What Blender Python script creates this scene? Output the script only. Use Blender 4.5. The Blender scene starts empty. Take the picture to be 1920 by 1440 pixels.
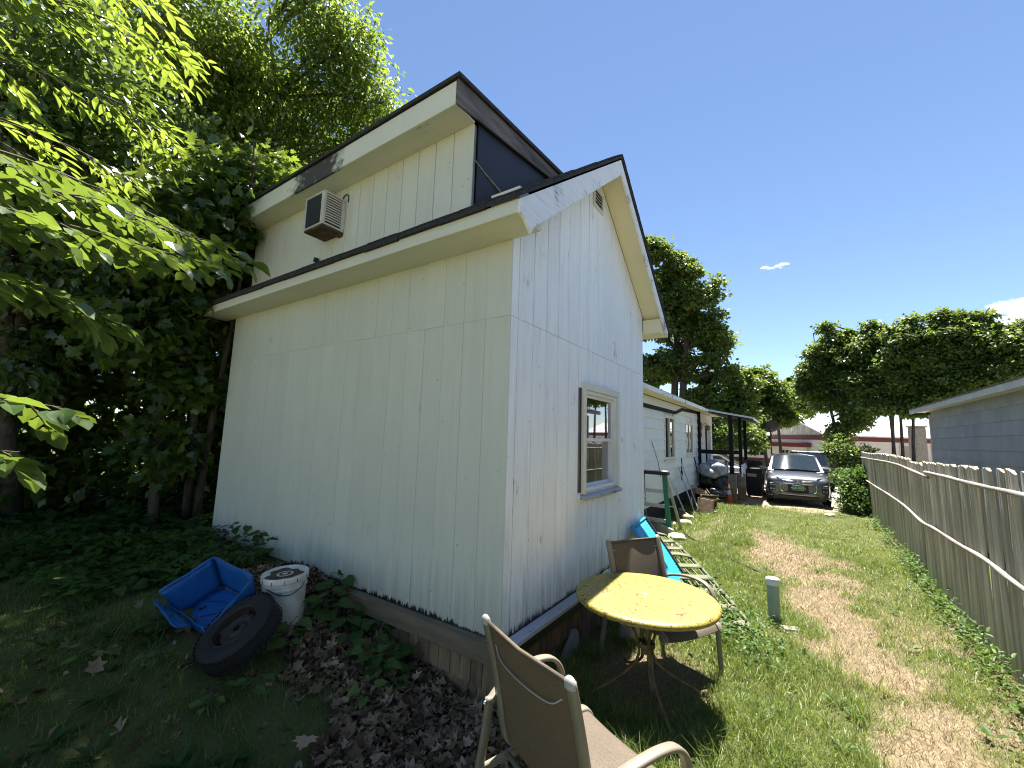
import bpy, bmesh, math, random
import numpy as np
from mathutils import Vector, Matrix, Euler, Quaternion
R_ = math.radians
rnd = random.Random(7)
rng = np.random.default_rng(7)
scene = bpy.context.scene
COL = scene.collection

# ---------------------------------------------------------------- camera
CAM = Vector((1.58434, -2.28949, 1.28436))
YAW, PITCH, ROLL, FPX = -0.59491, 0.12369, 0.03014, 775.783
fw = Vector((math.sin(YAW)*math.cos(PITCH), math.cos(YAW)*math.cos(PITCH), math.sin(PITCH)))
rt = Vector((math.cos(YAW), -math.sin(YAW), 0)); up = rt.cross(fw)
cr, sr = math.cos(ROLL), math.sin(ROLL)
rt2 = rt*cr + up*sr; up2 = up*cr - rt*sr
cd = bpy.data.cameras.new('camera'); cam = bpy.data.objects.new('camera', cd); COL.objects.link(cam)
cam.matrix_world = Matrix(((rt2.x, up2.x, -fw.x, CAM.x), (rt2.y, up2.y, -fw.y, CAM.y), (rt2.z, up2.z, -fw.z, CAM.z), (0, 0, 0, 1)))
cd.sensor_width = 36; cd.lens = FPX/1920*36; cd.clip_start = .05; cd.clip_end = 4000
scene.camera = cam

# ---------------------------------------------------------------- light
SUN_X, SUN_Y = .05, -.30            # shadow shift per metre of height
sun_dir = Vector((-SUN_X, -SUN_Y, 1)).normalized()
elev = math.asin(sun_dir.z); azim = math.atan2(sun_dir.x, sun_dir.y)
w = bpy.data.worlds.new('World'); scene.world = w; w.use_nodes = True
nt = w.node_tree; nt.nodes.clear()
sky = nt.nodes.new('ShaderNodeTexSky'); sky.sky_type = 'NISHITA'; sky.sun_disc = False
sky.sun_elevation = elev; sky.sun_rotation = azim
sky.air_density = .85; sky.dust_density = 0; sky.ozone_density = 2.0; sky.altitude = 100
bg = nt.nodes.new('ShaderNodeBackground'); bg.inputs[1].default_value = .056
wo = nt.nodes.new('ShaderNodeOutputWorld')
nt.links.new(sky.outputs[0], bg.inputs[0]); nt.links.new(bg.outputs[0], wo.inputs[0])
sd = bpy.data.lights.new('sun', 'SUN'); sd.energy = 5; sd.angle = R_(.5); sd.color = (1, .95, .86)
so = bpy.data.objects.new('sun', sd); COL.objects.link(so); so.location = (0, 0, 30)
so.rotation_euler = (-sun_dir).to_track_quat('-Z', 'Y').to_euler()
vs = scene.view_settings; vs.view_transform = 'Standard'; vs.look = 'None'; vs.exposure = 1.95; vs.gamma = 1
vs.use_curve_mapping = False
scene.render.film_transparent = False
scene.cycles.max_bounces = 8; scene.cycles.diffuse_bounces = 4; scene.cycles.transparent_max_bounces = 12
scene.cycles.use_denoising = True; scene.cycles.denoising_prefilter = 'ACCURATE'; scene.cycles.filter_width = 1.1

# ---------------------------------------------------------------- materials
def N(nt, t, **kw):
    n = nt.nodes.new(t)
    for k, v in kw.items():
        if k in n.inputs.keys(): n.inputs[k].default_value = v
        else: setattr(n, k, v)
    return n
def L(nt, a, b): nt.links.new(a, b)
def c4(c): return (c[0], c[1], c[2], 1)
def newmat(name):
    m = bpy.data.materials.new(name); m.use_nodes = True; t = m.node_tree
    b = t.nodes['Principled BSDF']
    return m, t, b
def coords(t, scale=(1, 1, 1), shift=True):
    tc = N(t, 'ShaderNodeTexCoord'); mp = N(t, 'ShaderNodeMapping'); mp.inputs['Scale'].default_value = scale
    L(t, tc.outputs['Object'], mp.inputs['Vector'])
    if shift:
        oi = N(t, 'ShaderNodeObjectInfo'); ml = N(t, 'ShaderNodeMath', operation='MULTIPLY'); ml.inputs[1].default_value = 37.
        L(t, oi.outputs['Random'], ml.inputs[0]); L(t, ml.outputs[0], mp.inputs['Location'])
    return mp.outputs[0]
def ramp(t, fac, stops):
    r = N(t, 'ShaderNodeValToRGB'); e = r.color_ramp.elements
    while len(e) < len(stops): e.new(.5)
    for i, (p, c) in enumerate(stops):
        e[i].position = p; e[i].color = c4(c) if len(c) == 3 else c
    L(t, fac, r.inputs[0]); return r.outputs[0]
def noise(t, vec, scale, detail=4, rough=.6, dist=0):
    n = N(t, 'ShaderNodeTexNoise'); n.inputs['Scale'].default_value = scale; n.inputs['Detail'].default_value = detail
    n.inputs['Roughness'].default_value = rough; n.inputs['Distortion'].default_value = dist
    L(t, vec, n.inputs['Vector']); return n.outputs['Fac']
def mixc(t, fac, a, b, mode='MIX'):
    m = N(t, 'ShaderNodeMix', data_type='RGBA', blend_type=mode)
    for i, v in ((0, fac), (6, a), (7, b)):
        if isinstance(v, (int, float)): m.inputs[i].default_value = v
        elif isinstance(v, (tuple, list)): m.inputs[i].default_value = c4(v)
        else: L(t, v, m.inputs[i])
    return m.outputs[2]
def bump(t, b, h, strength=.3, dist=.01):
    n = N(t, 'ShaderNodeBump'); n.inputs['Strength'].default_value = strength; n.inputs['Distance'].default_value = dist
    L(t, h, n.inputs['Height']); L(t, n.outputs[0], b.inputs['Normal'])
def rand_tone(t, col, amt):
    oi = N(t, 'ShaderNodeObjectInfo'); mr = N(t, 'ShaderNodeMapRange'); mr.inputs[3].default_value = 1-amt; mr.inputs[4].default_value = 1+amt
    L(t, oi.outputs['Random'], mr.inputs[0])
    hs = N(t, 'ShaderNodeHueSaturation'); L(t, mr.outputs[0], hs.inputs['Value']); L(t, col, hs.inputs['Color'])
    return hs.outputs[0]
def mat(name, col, col2=None, rough=.6, scale=6, stretch=(1, 1, 1), bmp=.15, bscale=60, metal=0, spec=.4, lo=.35, hi=.7, tone=.0, coat=0, detail=5):
    m, t, b = newmat(name)
    if col2 is None: col2 = tuple(c*.72 for c in col)
    v = coords(t, stretch)
    f = noise(t, v, scale, detail)
    c = ramp(t, f, [(lo, col2), (hi, col)])
    if tone: c = rand_tone(t, c, tone)
    L(t, c, b.inputs['Base Color'])
    b.inputs['Roughness'].default_value = rough; b.inputs['Metallic'].default_value = metal
    b.inputs['Specular IOR Level'].default_value = spec; b.inputs['Coat Weight'].default_value = coat
    if bmp: bump(t, b, noise(t, v, bscale, 4), bmp, .004)
    return m

def paint_mat(name, col, dirt, flake, flake_amt=.18, streak=.5, axis=2, bmp=.35, base=0):
    """old brushed paint: fine grain along the board, grime streaks, flakes of bare wood"""
    m, t, b = newmat(name)
    st = [1, 1, 1]; st[axis] = .06
    v = coords(t, tuple(st)); vi = coords(t, (1, 1, 1))
    grain = noise(t, v, 70, 3, .7)
    big = noise(t, vi, 1.6, 4, .6)
    c = ramp(t, big, [(.3, tuple(x*.93 for x in col)), (.7, col)])
    sfac = ramp(t, noise(t, v, 26, 6, .75), [(.50, (0, 0, 0)), (.78, (streak,)*3)])
    c = mixc(t, sfac, c, dirt)
    fl = N(t, 'ShaderNodeMath', operation='MULTIPLY'); L(t, noise(t, v, 62, 9, .85, .3), fl.inputs[0])
    L(t, noise(t, vi, 3.0, 3, .6), fl.inputs[1])
    ff = ramp(t, fl.outputs[0], [(.42-flake_amt*.5, (0, 0, 0)), (.46-flake_amt*.5+.02, (1, 1, 1))])
    c = mixc(t, ff, c, flake)
    if base:
        tz = N(t, 'ShaderNodeTexCoord'); sz = N(t, 'ShaderNodeSeparateXYZ'); L(t, tz.outputs['Object'], sz.inputs[0])
        # run-off streaks over the whole height and a splash zone of soil at the foot of the wall
        ms_ = N(t, 'ShaderNodeMapping'); ms_.inputs['Scale'].default_value = (1, 1, .035); L(t, tz.outputs['Object'], ms_.inputs['Vector'])
        st_ = ramp(t, noise(t, ms_.outputs[0], 9, 5, .7), [(.48, (0, 0, 0)), (.74, (.11*base,)*3)]); c = mixc(t, st_, c, tuple(x*.6 for x in dirt))
        mr = N(t, 'ShaderNodeMapRange'); mr.inputs[1].default_value = .0; mr.inputs[2].default_value = .42; mr.inputs[3].default_value = .36; mr.inputs[4].default_value = 0; L(t, sz.outputs[2], mr.inputs[0])
        ad_ = N(t, 'ShaderNodeMath'); L(t, mr.outputs[0], ad_.inputs[0]); L(t, noise(t, v, 14, 7, .75), ad_.inputs[1])
        c = mixc(t, ramp(t, ad_.outputs[0], [(.60, (0, 0, 0)), (.92, (.8*base,)*3)]), c, tuple(x*.38 for x in dirt))
        sp_ = N(t, 'ShaderNodeTexVoronoi'); sp_.inputs['Scale'].default_value = 7.0; L(t, tz.outputs['Object'], sp_.inputs['Vector'])
        c = mixc(t, ramp(t, sp_.outputs['Distance'], [(.035, (.75,)*3), (.055, (0, 0, 0))]), c, tuple(x*.45 for x in dirt))
    c = rand_tone(t, c, .02)
    L(t, c, b.inputs['Base Color'])
    b.inputs['Roughness'].default_value = .55; b.inputs['Specular IOR Level'].default_value = .35
    bump(t, b, grain, bmp, .003)
    return m

M = {}
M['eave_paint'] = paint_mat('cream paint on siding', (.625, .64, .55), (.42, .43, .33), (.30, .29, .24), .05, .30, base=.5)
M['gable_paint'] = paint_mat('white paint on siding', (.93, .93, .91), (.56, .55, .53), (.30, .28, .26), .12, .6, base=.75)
M['trim_cream'] = paint_mat('cream paint on trim', (.66, .67, .55), (.45, .44, .33), (.25, .24, .2), .06, .3, axis=0)
M['soffit_cream'] = paint_mat('warm cream paint on soffits', (.82, .76, .53), (.6, .56, .4), (.4, .38, .3), .0, .15, axis=0)
m, t, b = newmat('cream fascia with black mildew')
tc = N(t, 'ShaderNodeTexCoord'); v = tc.outputs['Object']; sx_ = N(t, 'ShaderNodeSeparateXYZ'); L(t, v, sx_.inputs[0])
pk = N(t, 'ShaderNodeMapRange', interpolation_type='SMOOTHSTEP'); pk.inputs[1].default_value = -3.0; pk.inputs[2].default_value = -2.45
pk2 = N(t, 'ShaderNodeMapRange', interpolation_type='SMOOTHSTEP'); pk2.inputs[1].default_value = -1.55; pk2.inputs[2].default_value = -2.2
L(t, sx_.outputs[0], pk.inputs[0]); L(t, sx_.outputs[0], pk2.inputs[0])
mk = N(t, 'ShaderNodeMath', operation='MULTIPLY'); L(t, pk.outputs[0], mk.inputs[0]); L(t, pk2.outputs[0], mk.inputs[1])
ad = N(t, 'ShaderNodeMath', operation='MULTIPLY_ADD'); L(t, mk.outputs[0], ad.inputs[0]); ad.inputs[1].default_value = .42; L(t, noise(t, v, 11, 8, .75), ad.inputs[2])
f_ = ramp(t, ad.outputs[0], [(.66, (0, 0, 0)), (.86, (1, 1, 1))])
c = mixc(t, f_, ramp(t, noise(t, v, 3, 5), [(.3, (.63, .64, .52)), (.7, (.68, .69, .56))]), (.05, .045, .04))
L(t, c, b.inputs['Base Color']); b.inputs['Roughness'].default_value = .6; bump(t, b, noise(t, v, 60, 4), .25, .003)
M['stained_trim'] = m
M['peel_white'] = paint_mat('peeling white trim paint', (.84, .84, .83), (.45, .45, .46), (.20, .19, .18), .24, .75, axis=1, bmp=.8)
M['house_white'] = paint_mat('white painted house board', (.78, .79, .79), (.5, .51, .52), (.35, .35, .35), .0, .3, axis=1)
M['groove'] = mat('grey groove behind boards', (.24, .235, .22), rough=.9)
M['groove_pale'] = mat('pale painted groove', (.60, .60, .48), rough=.7, bmp=0)
M['bare_grey'] = mat('weathered bare wood', (.17, .155, .14), (.05, .045, .042), rough=.85, scale=12, stretch=(1, .15, 1), bmp=.6, bscale=50)
M['sill_wood'] = mat('old brown lumber', (.19, .15, .095), (.08, .066, .043), rough=.85, scale=9, stretch=(.15, 1, 1), bmp=.5, tone=.15)
M['sill_peel'] = paint_mat('peeling grey sill', (.42, .42, .43), (.16, .15, .14), (.05, .045, .04), .26, .8, axis=1, bmp=.8)
M['cedar'] = mat('cedar shingle', (.27, .185, .105), (.12, .085, .05), rough=.85, scale=14, stretch=(1, 1, .12), bmp=.5, tone=.28)
M['cedar_dark'] = mat('darker cedar shingle', (.16, .095, .052), (.07, .042, .026), rough=.85, scale=14, stretch=(1, 1, .12), bmp=.5, tone=.3)  # darker tone of the cedar, for the gable side of the skirt
M['tar'] = mat('black tar paper', (.016, .016, .020), (.010, .010, .013), rough=.5, scale=3, bmp=.5, bscale=7, spec=.4)
M['shingle_edge'] = mat('dark roof shingle', (.05, .048, .045), (.018, .018, .018), rough=.9, scale=25, bmp=.8)
M['white_vinyl'] = mat('white vinyl', (.78, .78, .76), (.68, .68, .65), rough=.4, bmp=.03)
M['trim_white'] = paint_mat('painted window trim', (.72, .70, .60), (.45, .43, .37), (.2, .18, .16), .07, .4)
M['black_hole'] = mat('dark interior', (.03, .028, .026), rough=.9, bmp=0)
M['stud'] = mat('pine stud', (.45, .33, .17), (.33, .23, .11), rough=.7, scale=10, stretch=(1, 1, .1))
M['ac_metal'] = mat('cream metal housing', (.62, .60, .53), (.45, .43, .37), rough=.45, scale=5, bmp=.04)
M['ac_rust'] = mat('rusty pan', (.14, .085, .05), (.04, .028, .02), rough=.8, scale=14)
M['ac_coil'] = mat('black condenser coil', (.022, .022, .024), (.012, .012, .014), rough=.6, scale=200, stretch=(1, .1, .1), bmp=.8, bscale=300)
M['black_metal'] = mat('black metal', (.02, .02, .022), (.012, .012, .012), rough=.45, bmp=.05)
M['black_wood'] = mat('black painted wood', (.014, .014, .015), (.008, .008, .008), rough=.75, spec=.2, bmp=.1)
M['black_plastic'] = mat('black plastic', (.022, .022, .024), (.015, .015, .016), rough=.45, bmp=.05)
M['fence_wood'] = mat('weathered fence picket', (.56, .52, .41), (.28, .245, .19), rough=.85, scale=16, stretch=(1, 1, .07), bmp=.7, bscale=40, tone=.24)
M['rail_wood'] = mat('silvered fence rail', (.34, .32, .30), (.16, .14, .13), rough=.8, scale=12, stretch=(1, .1, 1), bmp=.6)
M['grey_siding'] = mat('grey painted siding', (.40, .40, .40), (.29, .295, .305), rough=.7, scale=3, stretch=(1, 1, .5), bmp=.1, tone=.05, lo=.3, hi=.65)
M['grey_trim'] = mat('pale grey trim', (.62, .61, .58), (.5, .5, .48), rough=.6)
M['steel_roof'] = mat('white metal roofing', (.72, .73, .74), (.6, .61, .62), rough=.4, bmp=.02)
M['red_paint'] = mat('red paint darkened for shade', (.12, .016, .014), (.08, .012, .011), rough=.6)  # red darkened to stand for the tree shade over the annex
M['bldg_white'] = mat('off white boards', (.62, .60, .55), (.5, .48, .43), rough=.7, stretch=(.3, 1, 1))
M['shake_grey'] = mat('weathered gable boards', (.46, .44, .41), (.2, .19, .18), rough=.8, scale=7, stretch=(1, 1, .2), bmp=.4)
M['concrete'] = mat('rough concrete', (.30, .27, .225), (.19, .165, .135), rough=.9, scale=8, bmp=.5)
M['stone'] = mat('pale stone', (.42, .39, .35), (.24, .22, .19), rough=.9, scale=9, bmp=.6)
M['slab'] = mat('grey slab', (.24, .23, .215), (.15, .14, .13), rough=.9, scale=8, bmp=.4)
M['rubber'] = mat('tyre rubber', (.016, .016, .017), (.010, .010, .010), rough=.75, bmp=.3, scale=20)
M['wheel_steel'] = mat('black steel wheel', (.020, .019, .019), (.03, .018, .012), rough=.6, scale=9)
M['blue_plastic'] = mat('blue plastic', (.014, .115, .36), (.010, .085, .28), rough=.4, scale=4, bmp=.05)
M['cyan_plastic'] = mat('bright blue plastic', (.035, .36, .60), (.03, .31, .54), rough=.4, scale=4, bmp=.04)
M['bucket_white'] = mat('dirty white plastic', (.66, .65, .60), (.40, .385, .33), rough=.45, scale=7, lo=.3, hi=.6, bmp=.1)
M['bucket_dirt'] = mat('dark dirt on lid', (.05, .03, .022), (.09, .06, .045), rough=.8, scale=12)
M['ink'] = mat('dark print', (.05, .05, .05), rough=.6, bmp=0)
M['frame_tan'] = mat('tan powder coated frame', (.215, .185, .14), (.165, .145, .11), rough=.42, scale=9, bmp=.05, spec=.5)
M['frame_shade'] = M['frame_tan']
M['cap_grey'] = mat('grey plastic end cap', (.42, .41, .38), rough=.5)
M['pipe_green'] = mat('pale green pipe', (.33, .42, .34), (.27, .35, .28), rough=.5, scale=6)
M['cap_white'] = mat('white pipe cap', (.76, .75, .70), rough=.5)
M['ladder_green'] = mat('green fibreglass rail', (.03, .20, .11), (.025, .16, .09), rough=.5)
M['aluminium'] = mat('aluminium', (.55, .55, .53), (.42, .42, .41), rough=.5, metal=.3, bmp=.03)
M['chaise'] = mat('pale olive plastic', (.13, .14, .075), (.09, .10, .05), rough=.65, scale=8)
M['board_white'] = mat('white scrap board', (.62, .61, .57), (.42, .41, .38), rough=.6, scale=6, stretch=(1, 1, .2))
M['board_tan'] = mat('tan scrap wood', (.42, .31, .18), (.3, .2, .12), rough=.7, stretch=(1, 1, .2))
M['foam'] = mat('yellowed foam', (.62, .55, .33), (.45, .38, .22), rough=.9, scale=9, bmp=.5)
M['cardboard'] = mat('cardboard', (.42, .29, .17), (.34, .23, .13), rough=.8, scale=4)
M['pinkboard'] = mat('stained pale board', (.48, .34, .26), (.3, .19, .13), rough=.8, scale=9)
M['clear_bag'] = mat('milky plastic bag', (.40, .42, .48), (.18, .19, .24), rough=.25, scale=9, bmp=.8, bscale=14, spec=.6)
M['black_bag'] = mat('black plastic bag', (.02, .02, .022), (.012, .012, .012), rough=.25, bmp=.9, bscale=14)
M['orange'] = mat('orange cone plastic', (.62, .075, .025), (.48, .055, .02), rough=.5)
M['cone_white'] = mat('reflective white band', (.75, .74, .72), rough=.4)
M['bin_grey'] = mat('dark grey bin lid', (.10, .10, .11), (.07, .07, .08), rough=.45)
M['label_white'] = mat('white label', (.7, .7, .7), rough=.5, bmp=0)
M['car_grey'] = mat('grey metallic paint', (.135, .14, .15), (.125, .13, .14), rough=.28, metal=.6, coat=1, bmp=0)
M['car_white'] = mat('silver white paint', (.5, .52, .55), rough=.3, metal=.2, coat=1, bmp=0)
M['car_dark'] = mat('dark grey paint', (.035, .037, .042), (.03, .032, .036), rough=.3, metal=.3, coat=1, bmp=0)
M['chrome'] = mat('chrome', (.75, .75, .76), rough=.15, metal=1, bmp=0)
M['lamp_glass'] = mat('headlamp glass', (.28, .29, .30), (.08, .08, .09), rough=.1, scale=30, bmp=0, spec=.7, coat=1)
M['plate_green'] = mat('green plate', (.02, .17, .09), rough=.4, bmp=0)
M['plate_text'] = mat('pale plate lettering', (.7, .75, .7), rough=.4, bmp=0)
M['asphalt'] = mat('pale worn asphalt', (.30, .28, .26), (.22, .205, .19), rough=.9, scale=10, bmp=.3)
M['bark'] = mat('tree bark', (.10, .08, .062), (.04, .032, .026), rough=.9, scale=18, stretch=(1, 1, .2), bmp=.9, bscale=30)
M['twig'] = mat('twig bark', (.11, .085, .055), (.06, .05, .035), rough=.8)
M['cord'] = mat('black cord', (.018, .017, .016), rough=.6, bmp=0)
M['brass'] = mat('dull brass lantern', (.25, .20, .10), (.15, .12, .06), rough=.4, metal=.5)

def glass_mat(name, tint=(.8, .85, .85), refl=1.0):
    m, t, b = newmat(name); t.nodes.remove(b)
    out = [n for n in t.nodes if n.type == 'OUTPUT_MATERIAL'][0]
    tr = N(t, 'ShaderNodeBsdfTransparent'); tr.inputs[0].default_value = c4(tint)
    gl = N(t, 'ShaderNodeBsdfGlossy'); gl.inputs['Roughness'].default_value = .015
    fr = N(t, 'ShaderNodeFresnel'); fr.inputs[0].default_value = 1.6
    ml = N(t, 'ShaderNodeMath', operation='MULTIPLY'); ml.inputs[1].default_value = refl; ml.use_clamp = True
    L(t, fr.outputs[0], ml.inputs[0])
    mx = N(t, 'ShaderNodeMixShader'); L(t, ml.outputs[0], mx.inputs[0]); L(t, tr.outputs[0], mx.inputs[1]); L(t, gl.outputs[0], mx.inputs[2])
    L(t, mx.outputs[0], out.inputs[0]); return m
M['glass'] = glass_mat('window glass', (.6, .63, .63), 3.0)
M['glass_upper'] = glass_mat('reflective upper pane', (.35, .37, .37), 3.2)
M['dark_glass'] = mat('dark tinted glass', (.010, .012, .014), rough=.04, bmp=0, spec=.9, coat=1)
M['windshield'] = mat('windshield glass', (.02, .028, .032), (.014, .02, .024), rough=.03, bmp=0, spec=.8)

def leaf_mat(name, cols, trans, tw=.45, rough=.42, spec=.5):
    """thin leaf: diffuse + light through the blade + waxy shine; hue varies by the 'tint' attribute"""
    m, t, b = newmat(name)
    out = [n for n in t.nodes if n.type == 'OUTPUT_MATERIAL'][0]
    at = N(t, 'ShaderNodeAttribute', attribute_name='tint')
    c = ramp(t, at.outputs['Fac'], [(i/(len(cols)-1), k) for i, k in enumerate(cols)])
    L(t, c, b.inputs['Base Color']); b.inputs['Roughness'].default_value = rough; b.inputs['Specular IOR Level'].default_value = spec
    tr = N(t, 'ShaderNodeBsdfTranslucent')
    tcol = ramp(t, at.outputs['Fac'], [(0, tuple(x*.75 for x in trans)), (1, trans)]); L(t, tcol, tr.inputs[0])
    mx = N(t, 'ShaderNodeMixShader'); mx.inputs[0].default_value = tw
    L(t, b.outputs[0], mx.inputs[1]); L(t, tr.outputs[0], mx.inputs[2]); L(t, mx.outputs[0], out.inputs[0])
    return m
M['leaf_ash'] = leaf_mat('ash leaf', [(.035, .07, .014), (.065, .11, .02), (.11, .155, .028)], (.33, .44, .05), .5, .36, .7)
M['leaf_maple'] = leaf_mat('maple leaf', [(.025, .055, .014), (.05, .095, .02), (.09, .14, .028)], (.26, .36, .04), .42, .38, .6)
M['leaf_elm'] = leaf_mat('elm leaf', [(.03, .065, .02), (.05, .095, .026), (.085, .135, .032)], (.24, .34, .04), .38, .32, .8)
M['leaf_far'] = leaf_mat('far tree leaf', [(.04, .08, .02), (.075, .125, .028), (.125, .165, .038)], (.24, .33, .05), .42)
M['leaf_vine'] = leaf_mat('vine leaf', [(.03, .07, .016), (.055, .11, .024), (.11, .17, .04)], (.16, .27, .045), .35, .5, .3)
M['grass'] = leaf_mat('grass blade', [(.055, .10, .018), (.125, .17, .034), (.25, .25, .085)], (.28, .36, .05), .33, .42, .42)
M['straw'] = leaf_mat('dry straw', [(.15, .115, .065), (.25, .195, .12), (.42, .35, .24)], (.14, .11, .06), .15, .7, .2)
M['litter'] = leaf_mat('dead leaf', [(.06, .038, .022), (.17, .115, .068), (.34, .25, .165)], (.1, .06, .03), .1, .7, .2)

# ---------------------------------------------------------------- mesh helpers
def rotm(rx=0, ry=0, rz=0): return Euler((rx, ry, rz)).to_matrix()
class MB:
    def __init__(s): s.v = []; s.f = []; s.mi = []
    def add(s, vs, fs, mi=0):
        o = len(s.v); s.v += [tuple(x) for x in vs]; s.f += [tuple(i+o for i in f) for f in fs]; s.mi += [mi]*len(fs); return s
    def mm(s, x0, x1, y0, y1, z0, z1, mi=0):
        return s.add([(x0, y0, z0), (x1, y0, z0), (x1, y1, z0), (x0, y1, z0), (x0, y0, z1), (x1, y0, z1), (x1, y1, z1), (x0, y1, z1)],
                     [(0, 3, 2, 1), (4, 5, 6, 7), (0, 1, 5, 4), (1, 2, 6, 5), (2, 3, 7, 6), (3, 0, 4, 7)], mi)
    def box(s, c, size, rot=None, mi=0):
        hx, hy, hz = [k/2 for k in size]; c = Vector(c)
        vs = [Vector(p) for p in ((-hx, -hy, -hz), (hx, -hy, -hz), (hx, hy, -hz), (-hx, hy, -hz), (-hx, -hy, hz), (hx, -hy, hz), (hx, hy, hz), (-hx, hy, hz))]
        if rot is not None: vs = [rot @ p for p in vs]
        return s.add([p+c for p in vs], [(0, 3, 2, 1), (4, 5, 6, 7), (0, 1, 5, 4), (1, 2, 6, 5), (2, 3, 7, 6), (3, 0, 4, 7)], mi)
    def prism(s, poly, off, mi=0):
        n = len(poly); off = Vector(off); a = [Vector(p) for p in poly]; b = [p+off for p in a]
        nrm = Vector((0, 0, 0))
        for i in range(n): nrm += a[i].cross(a[(i+1) % n])
        flip = nrm.dot(off) > 0
        fs = [tuple(range(n)), tuple(range(2*n-1, n-1, -1))] + [(i, i+n, (i+1) % n+n, (i+1) % n) for i in range(n)]
        if flip: fs = [tuple(reversed(f)) for f in fs]
        return s.add(a+b, fs, mi)
    def bar(s, a, b, wx, wy, upv=(0, 0, 1), mi=0):
        a = Vector(a); b = Vector(b); d = (b-a); l = d.length; d.normalize(); u = Vector(upv)
        x = d.cross(u)
        if x.length < 1e-4: x = d.cross(Vector((0, 1, 0)))
        x.normalize(); y = x.cross(d)
        rot = Matrix((x, d, -y)).transposed() if False else Matrix(((x.x, d.x, y.x), (x.y, d.y, y.y), (x.z, d.z, y.z)))
        return s.box((a+b)/2, (wx, l, wy), rot, mi)
    def tube(s, path, r, n=8, cap=True, mi=0, flat=1.0):
        P = [Vector(p) for p in path]; k = len(P); rr = r if isinstance(r, (list, tuple)) else [r]*k
        o = len(s.v); vs = []; ref = None
        for i in range(k):
            d = (P[min(i+1, k-1)]-P[max(i-1, 0)]).normalized()
            if ref is None:
                ref = Vector((0, 0, 1)) if abs(d.z) < .9 else Vector((1, 0, 0))
            x = d.cross(ref).normalized(); y = x.cross(d).normalized(); ref = y
            for j in range(n):
                a = 2*math.pi*j/n; vs.append(P[i] + x*(math.cos(a)*rr[i]) + y*(math.sin(a)*rr[i]*flat))
        fs = [(i*n+j, i*n+(j+1) % n, (i+1)*n+(j+1) % n, (i+1)*n+j) for i in range(k-1) for j in range(n)]
        if cap: fs += [tuple(range(n-1, -1, -1)), tuple((k-1)*n+j for j in range(n))]
        return s.add(vs, fs, mi)
    def lathe(s, prof, n=24, c=(0, 0, 0), rot=None, mi=0):
        c = Vector(c); vs = []
        for r, z in prof:
            for j in range(n):
                a = 2*math.pi*j/n; p = Vector((r*math.cos(a), r*math.sin(a), z))
                vs.append((rot @ p if rot is not None else p)+c)
        k = len(prof)
        fs = [(i*n+j, i*n+(j+1) % n, (i+1)*n+(j+1) % n, (i+1)*n+j) for i in range(k-1) for j in range(n)]
        return s.add(vs, fs, mi)
    def disc(s, c, r, nrm=(0, 0, 1), n=20, mi=0):
        q = Vector(nrm).to_track_quat('Z', 'Y'); c = Vector(c)
        return s.add([c+q @ Vector((r*math.cos(2*math.pi*j/n), r*math.sin(2*math.pi*j/n), 0)) for j in range(n)], [tuple(range(n))], mi)
    def grid(s, rows, mi=0, closed=False):
        n = len(rows[0]); vs = [p for r in rows for p in r]; fs = []
        for i in range(len(rows)-1):
            for j in range(n if closed else n-1):
                fs.append((i*n+j, i*n+(j+1) % n, (i+1)*n+(j+1) % n, (i+1)*n+j))
        return s.add(vs, fs, mi)
    def build(s, name, mats, parent=None, smooth=False, bevel=0, segs=1, loc=None, rot=None, ang=30):
        me = bpy.data.meshes.new(name); me.from_pydata(s.v, [], s.f)
        if not isinstance(mats, (list, tuple)): mats = [mats]
        for m in mats: me.materials.append(m)
        if len(mats) > 1: me.polygons.foreach_set('material_index', s.mi)
        if bevel:
            bm = bmesh.new(); bm.from_mesh(me)
            es = [e for e in bm.edges if len(e.link_faces) == 2 and e.calc_face_angle(0) > R_(ang)]
            bmesh.ops.bevel(bm, geom=es, offset=bevel, segments=segs, affect='EDGES', clamp_overlap=True)
            bm.to_mesh(me); bm.free()
        if smooth: me.shade_smooth()
        me.update()
        o = bpy.data.objects.new(name, me); COL.objects.link(o)
        if parent: o.parent = parent
        if loc is not None: o.location = loc
        if rot is not None: o.rotation_euler = rot
        return o
def smooth_by_angle(o, ang=40):
    me = o.data; me.shade_smooth()
    try: me.set_sharp_from_angle(angle=R_(ang))
    except Exception: pass
    return o
def thing(name, label, cat, loc=(0, 0, 0), rz=0, group=None):
    o = bpy.data.objects.new(name, None); COL.objects.link(o); o.location = loc; o.rotation_euler = (0, 0, rz)
    o.empty_display_size = .2
    return tag(o, label, cat, group)
def tag(o, label, cat, group=None):
    o['label'] = label; o['category'] = cat
    if group: o['group'] = group
    return o
def stuff(o, label, cat=None):
    o['kind'] = 'stuff'; o['label'] = label
    if cat: o['category'] = cat
    return o
def structure(o, label, cat=None):
    o['kind'] = 'structure'; o['label'] = label
    if cat: o['category'] = cat
    return o
def dupe(o, parent=None, loc=None, rot=None, scale=None):
    c = o.copy(); COL.objects.link(c)
    if parent is not None: c.parent = parent
    if loc is not None: c.location = loc
    if rot is not None: c.rotation_euler = rot
    if scale is not None: c.scale = scale
    return c
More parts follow.
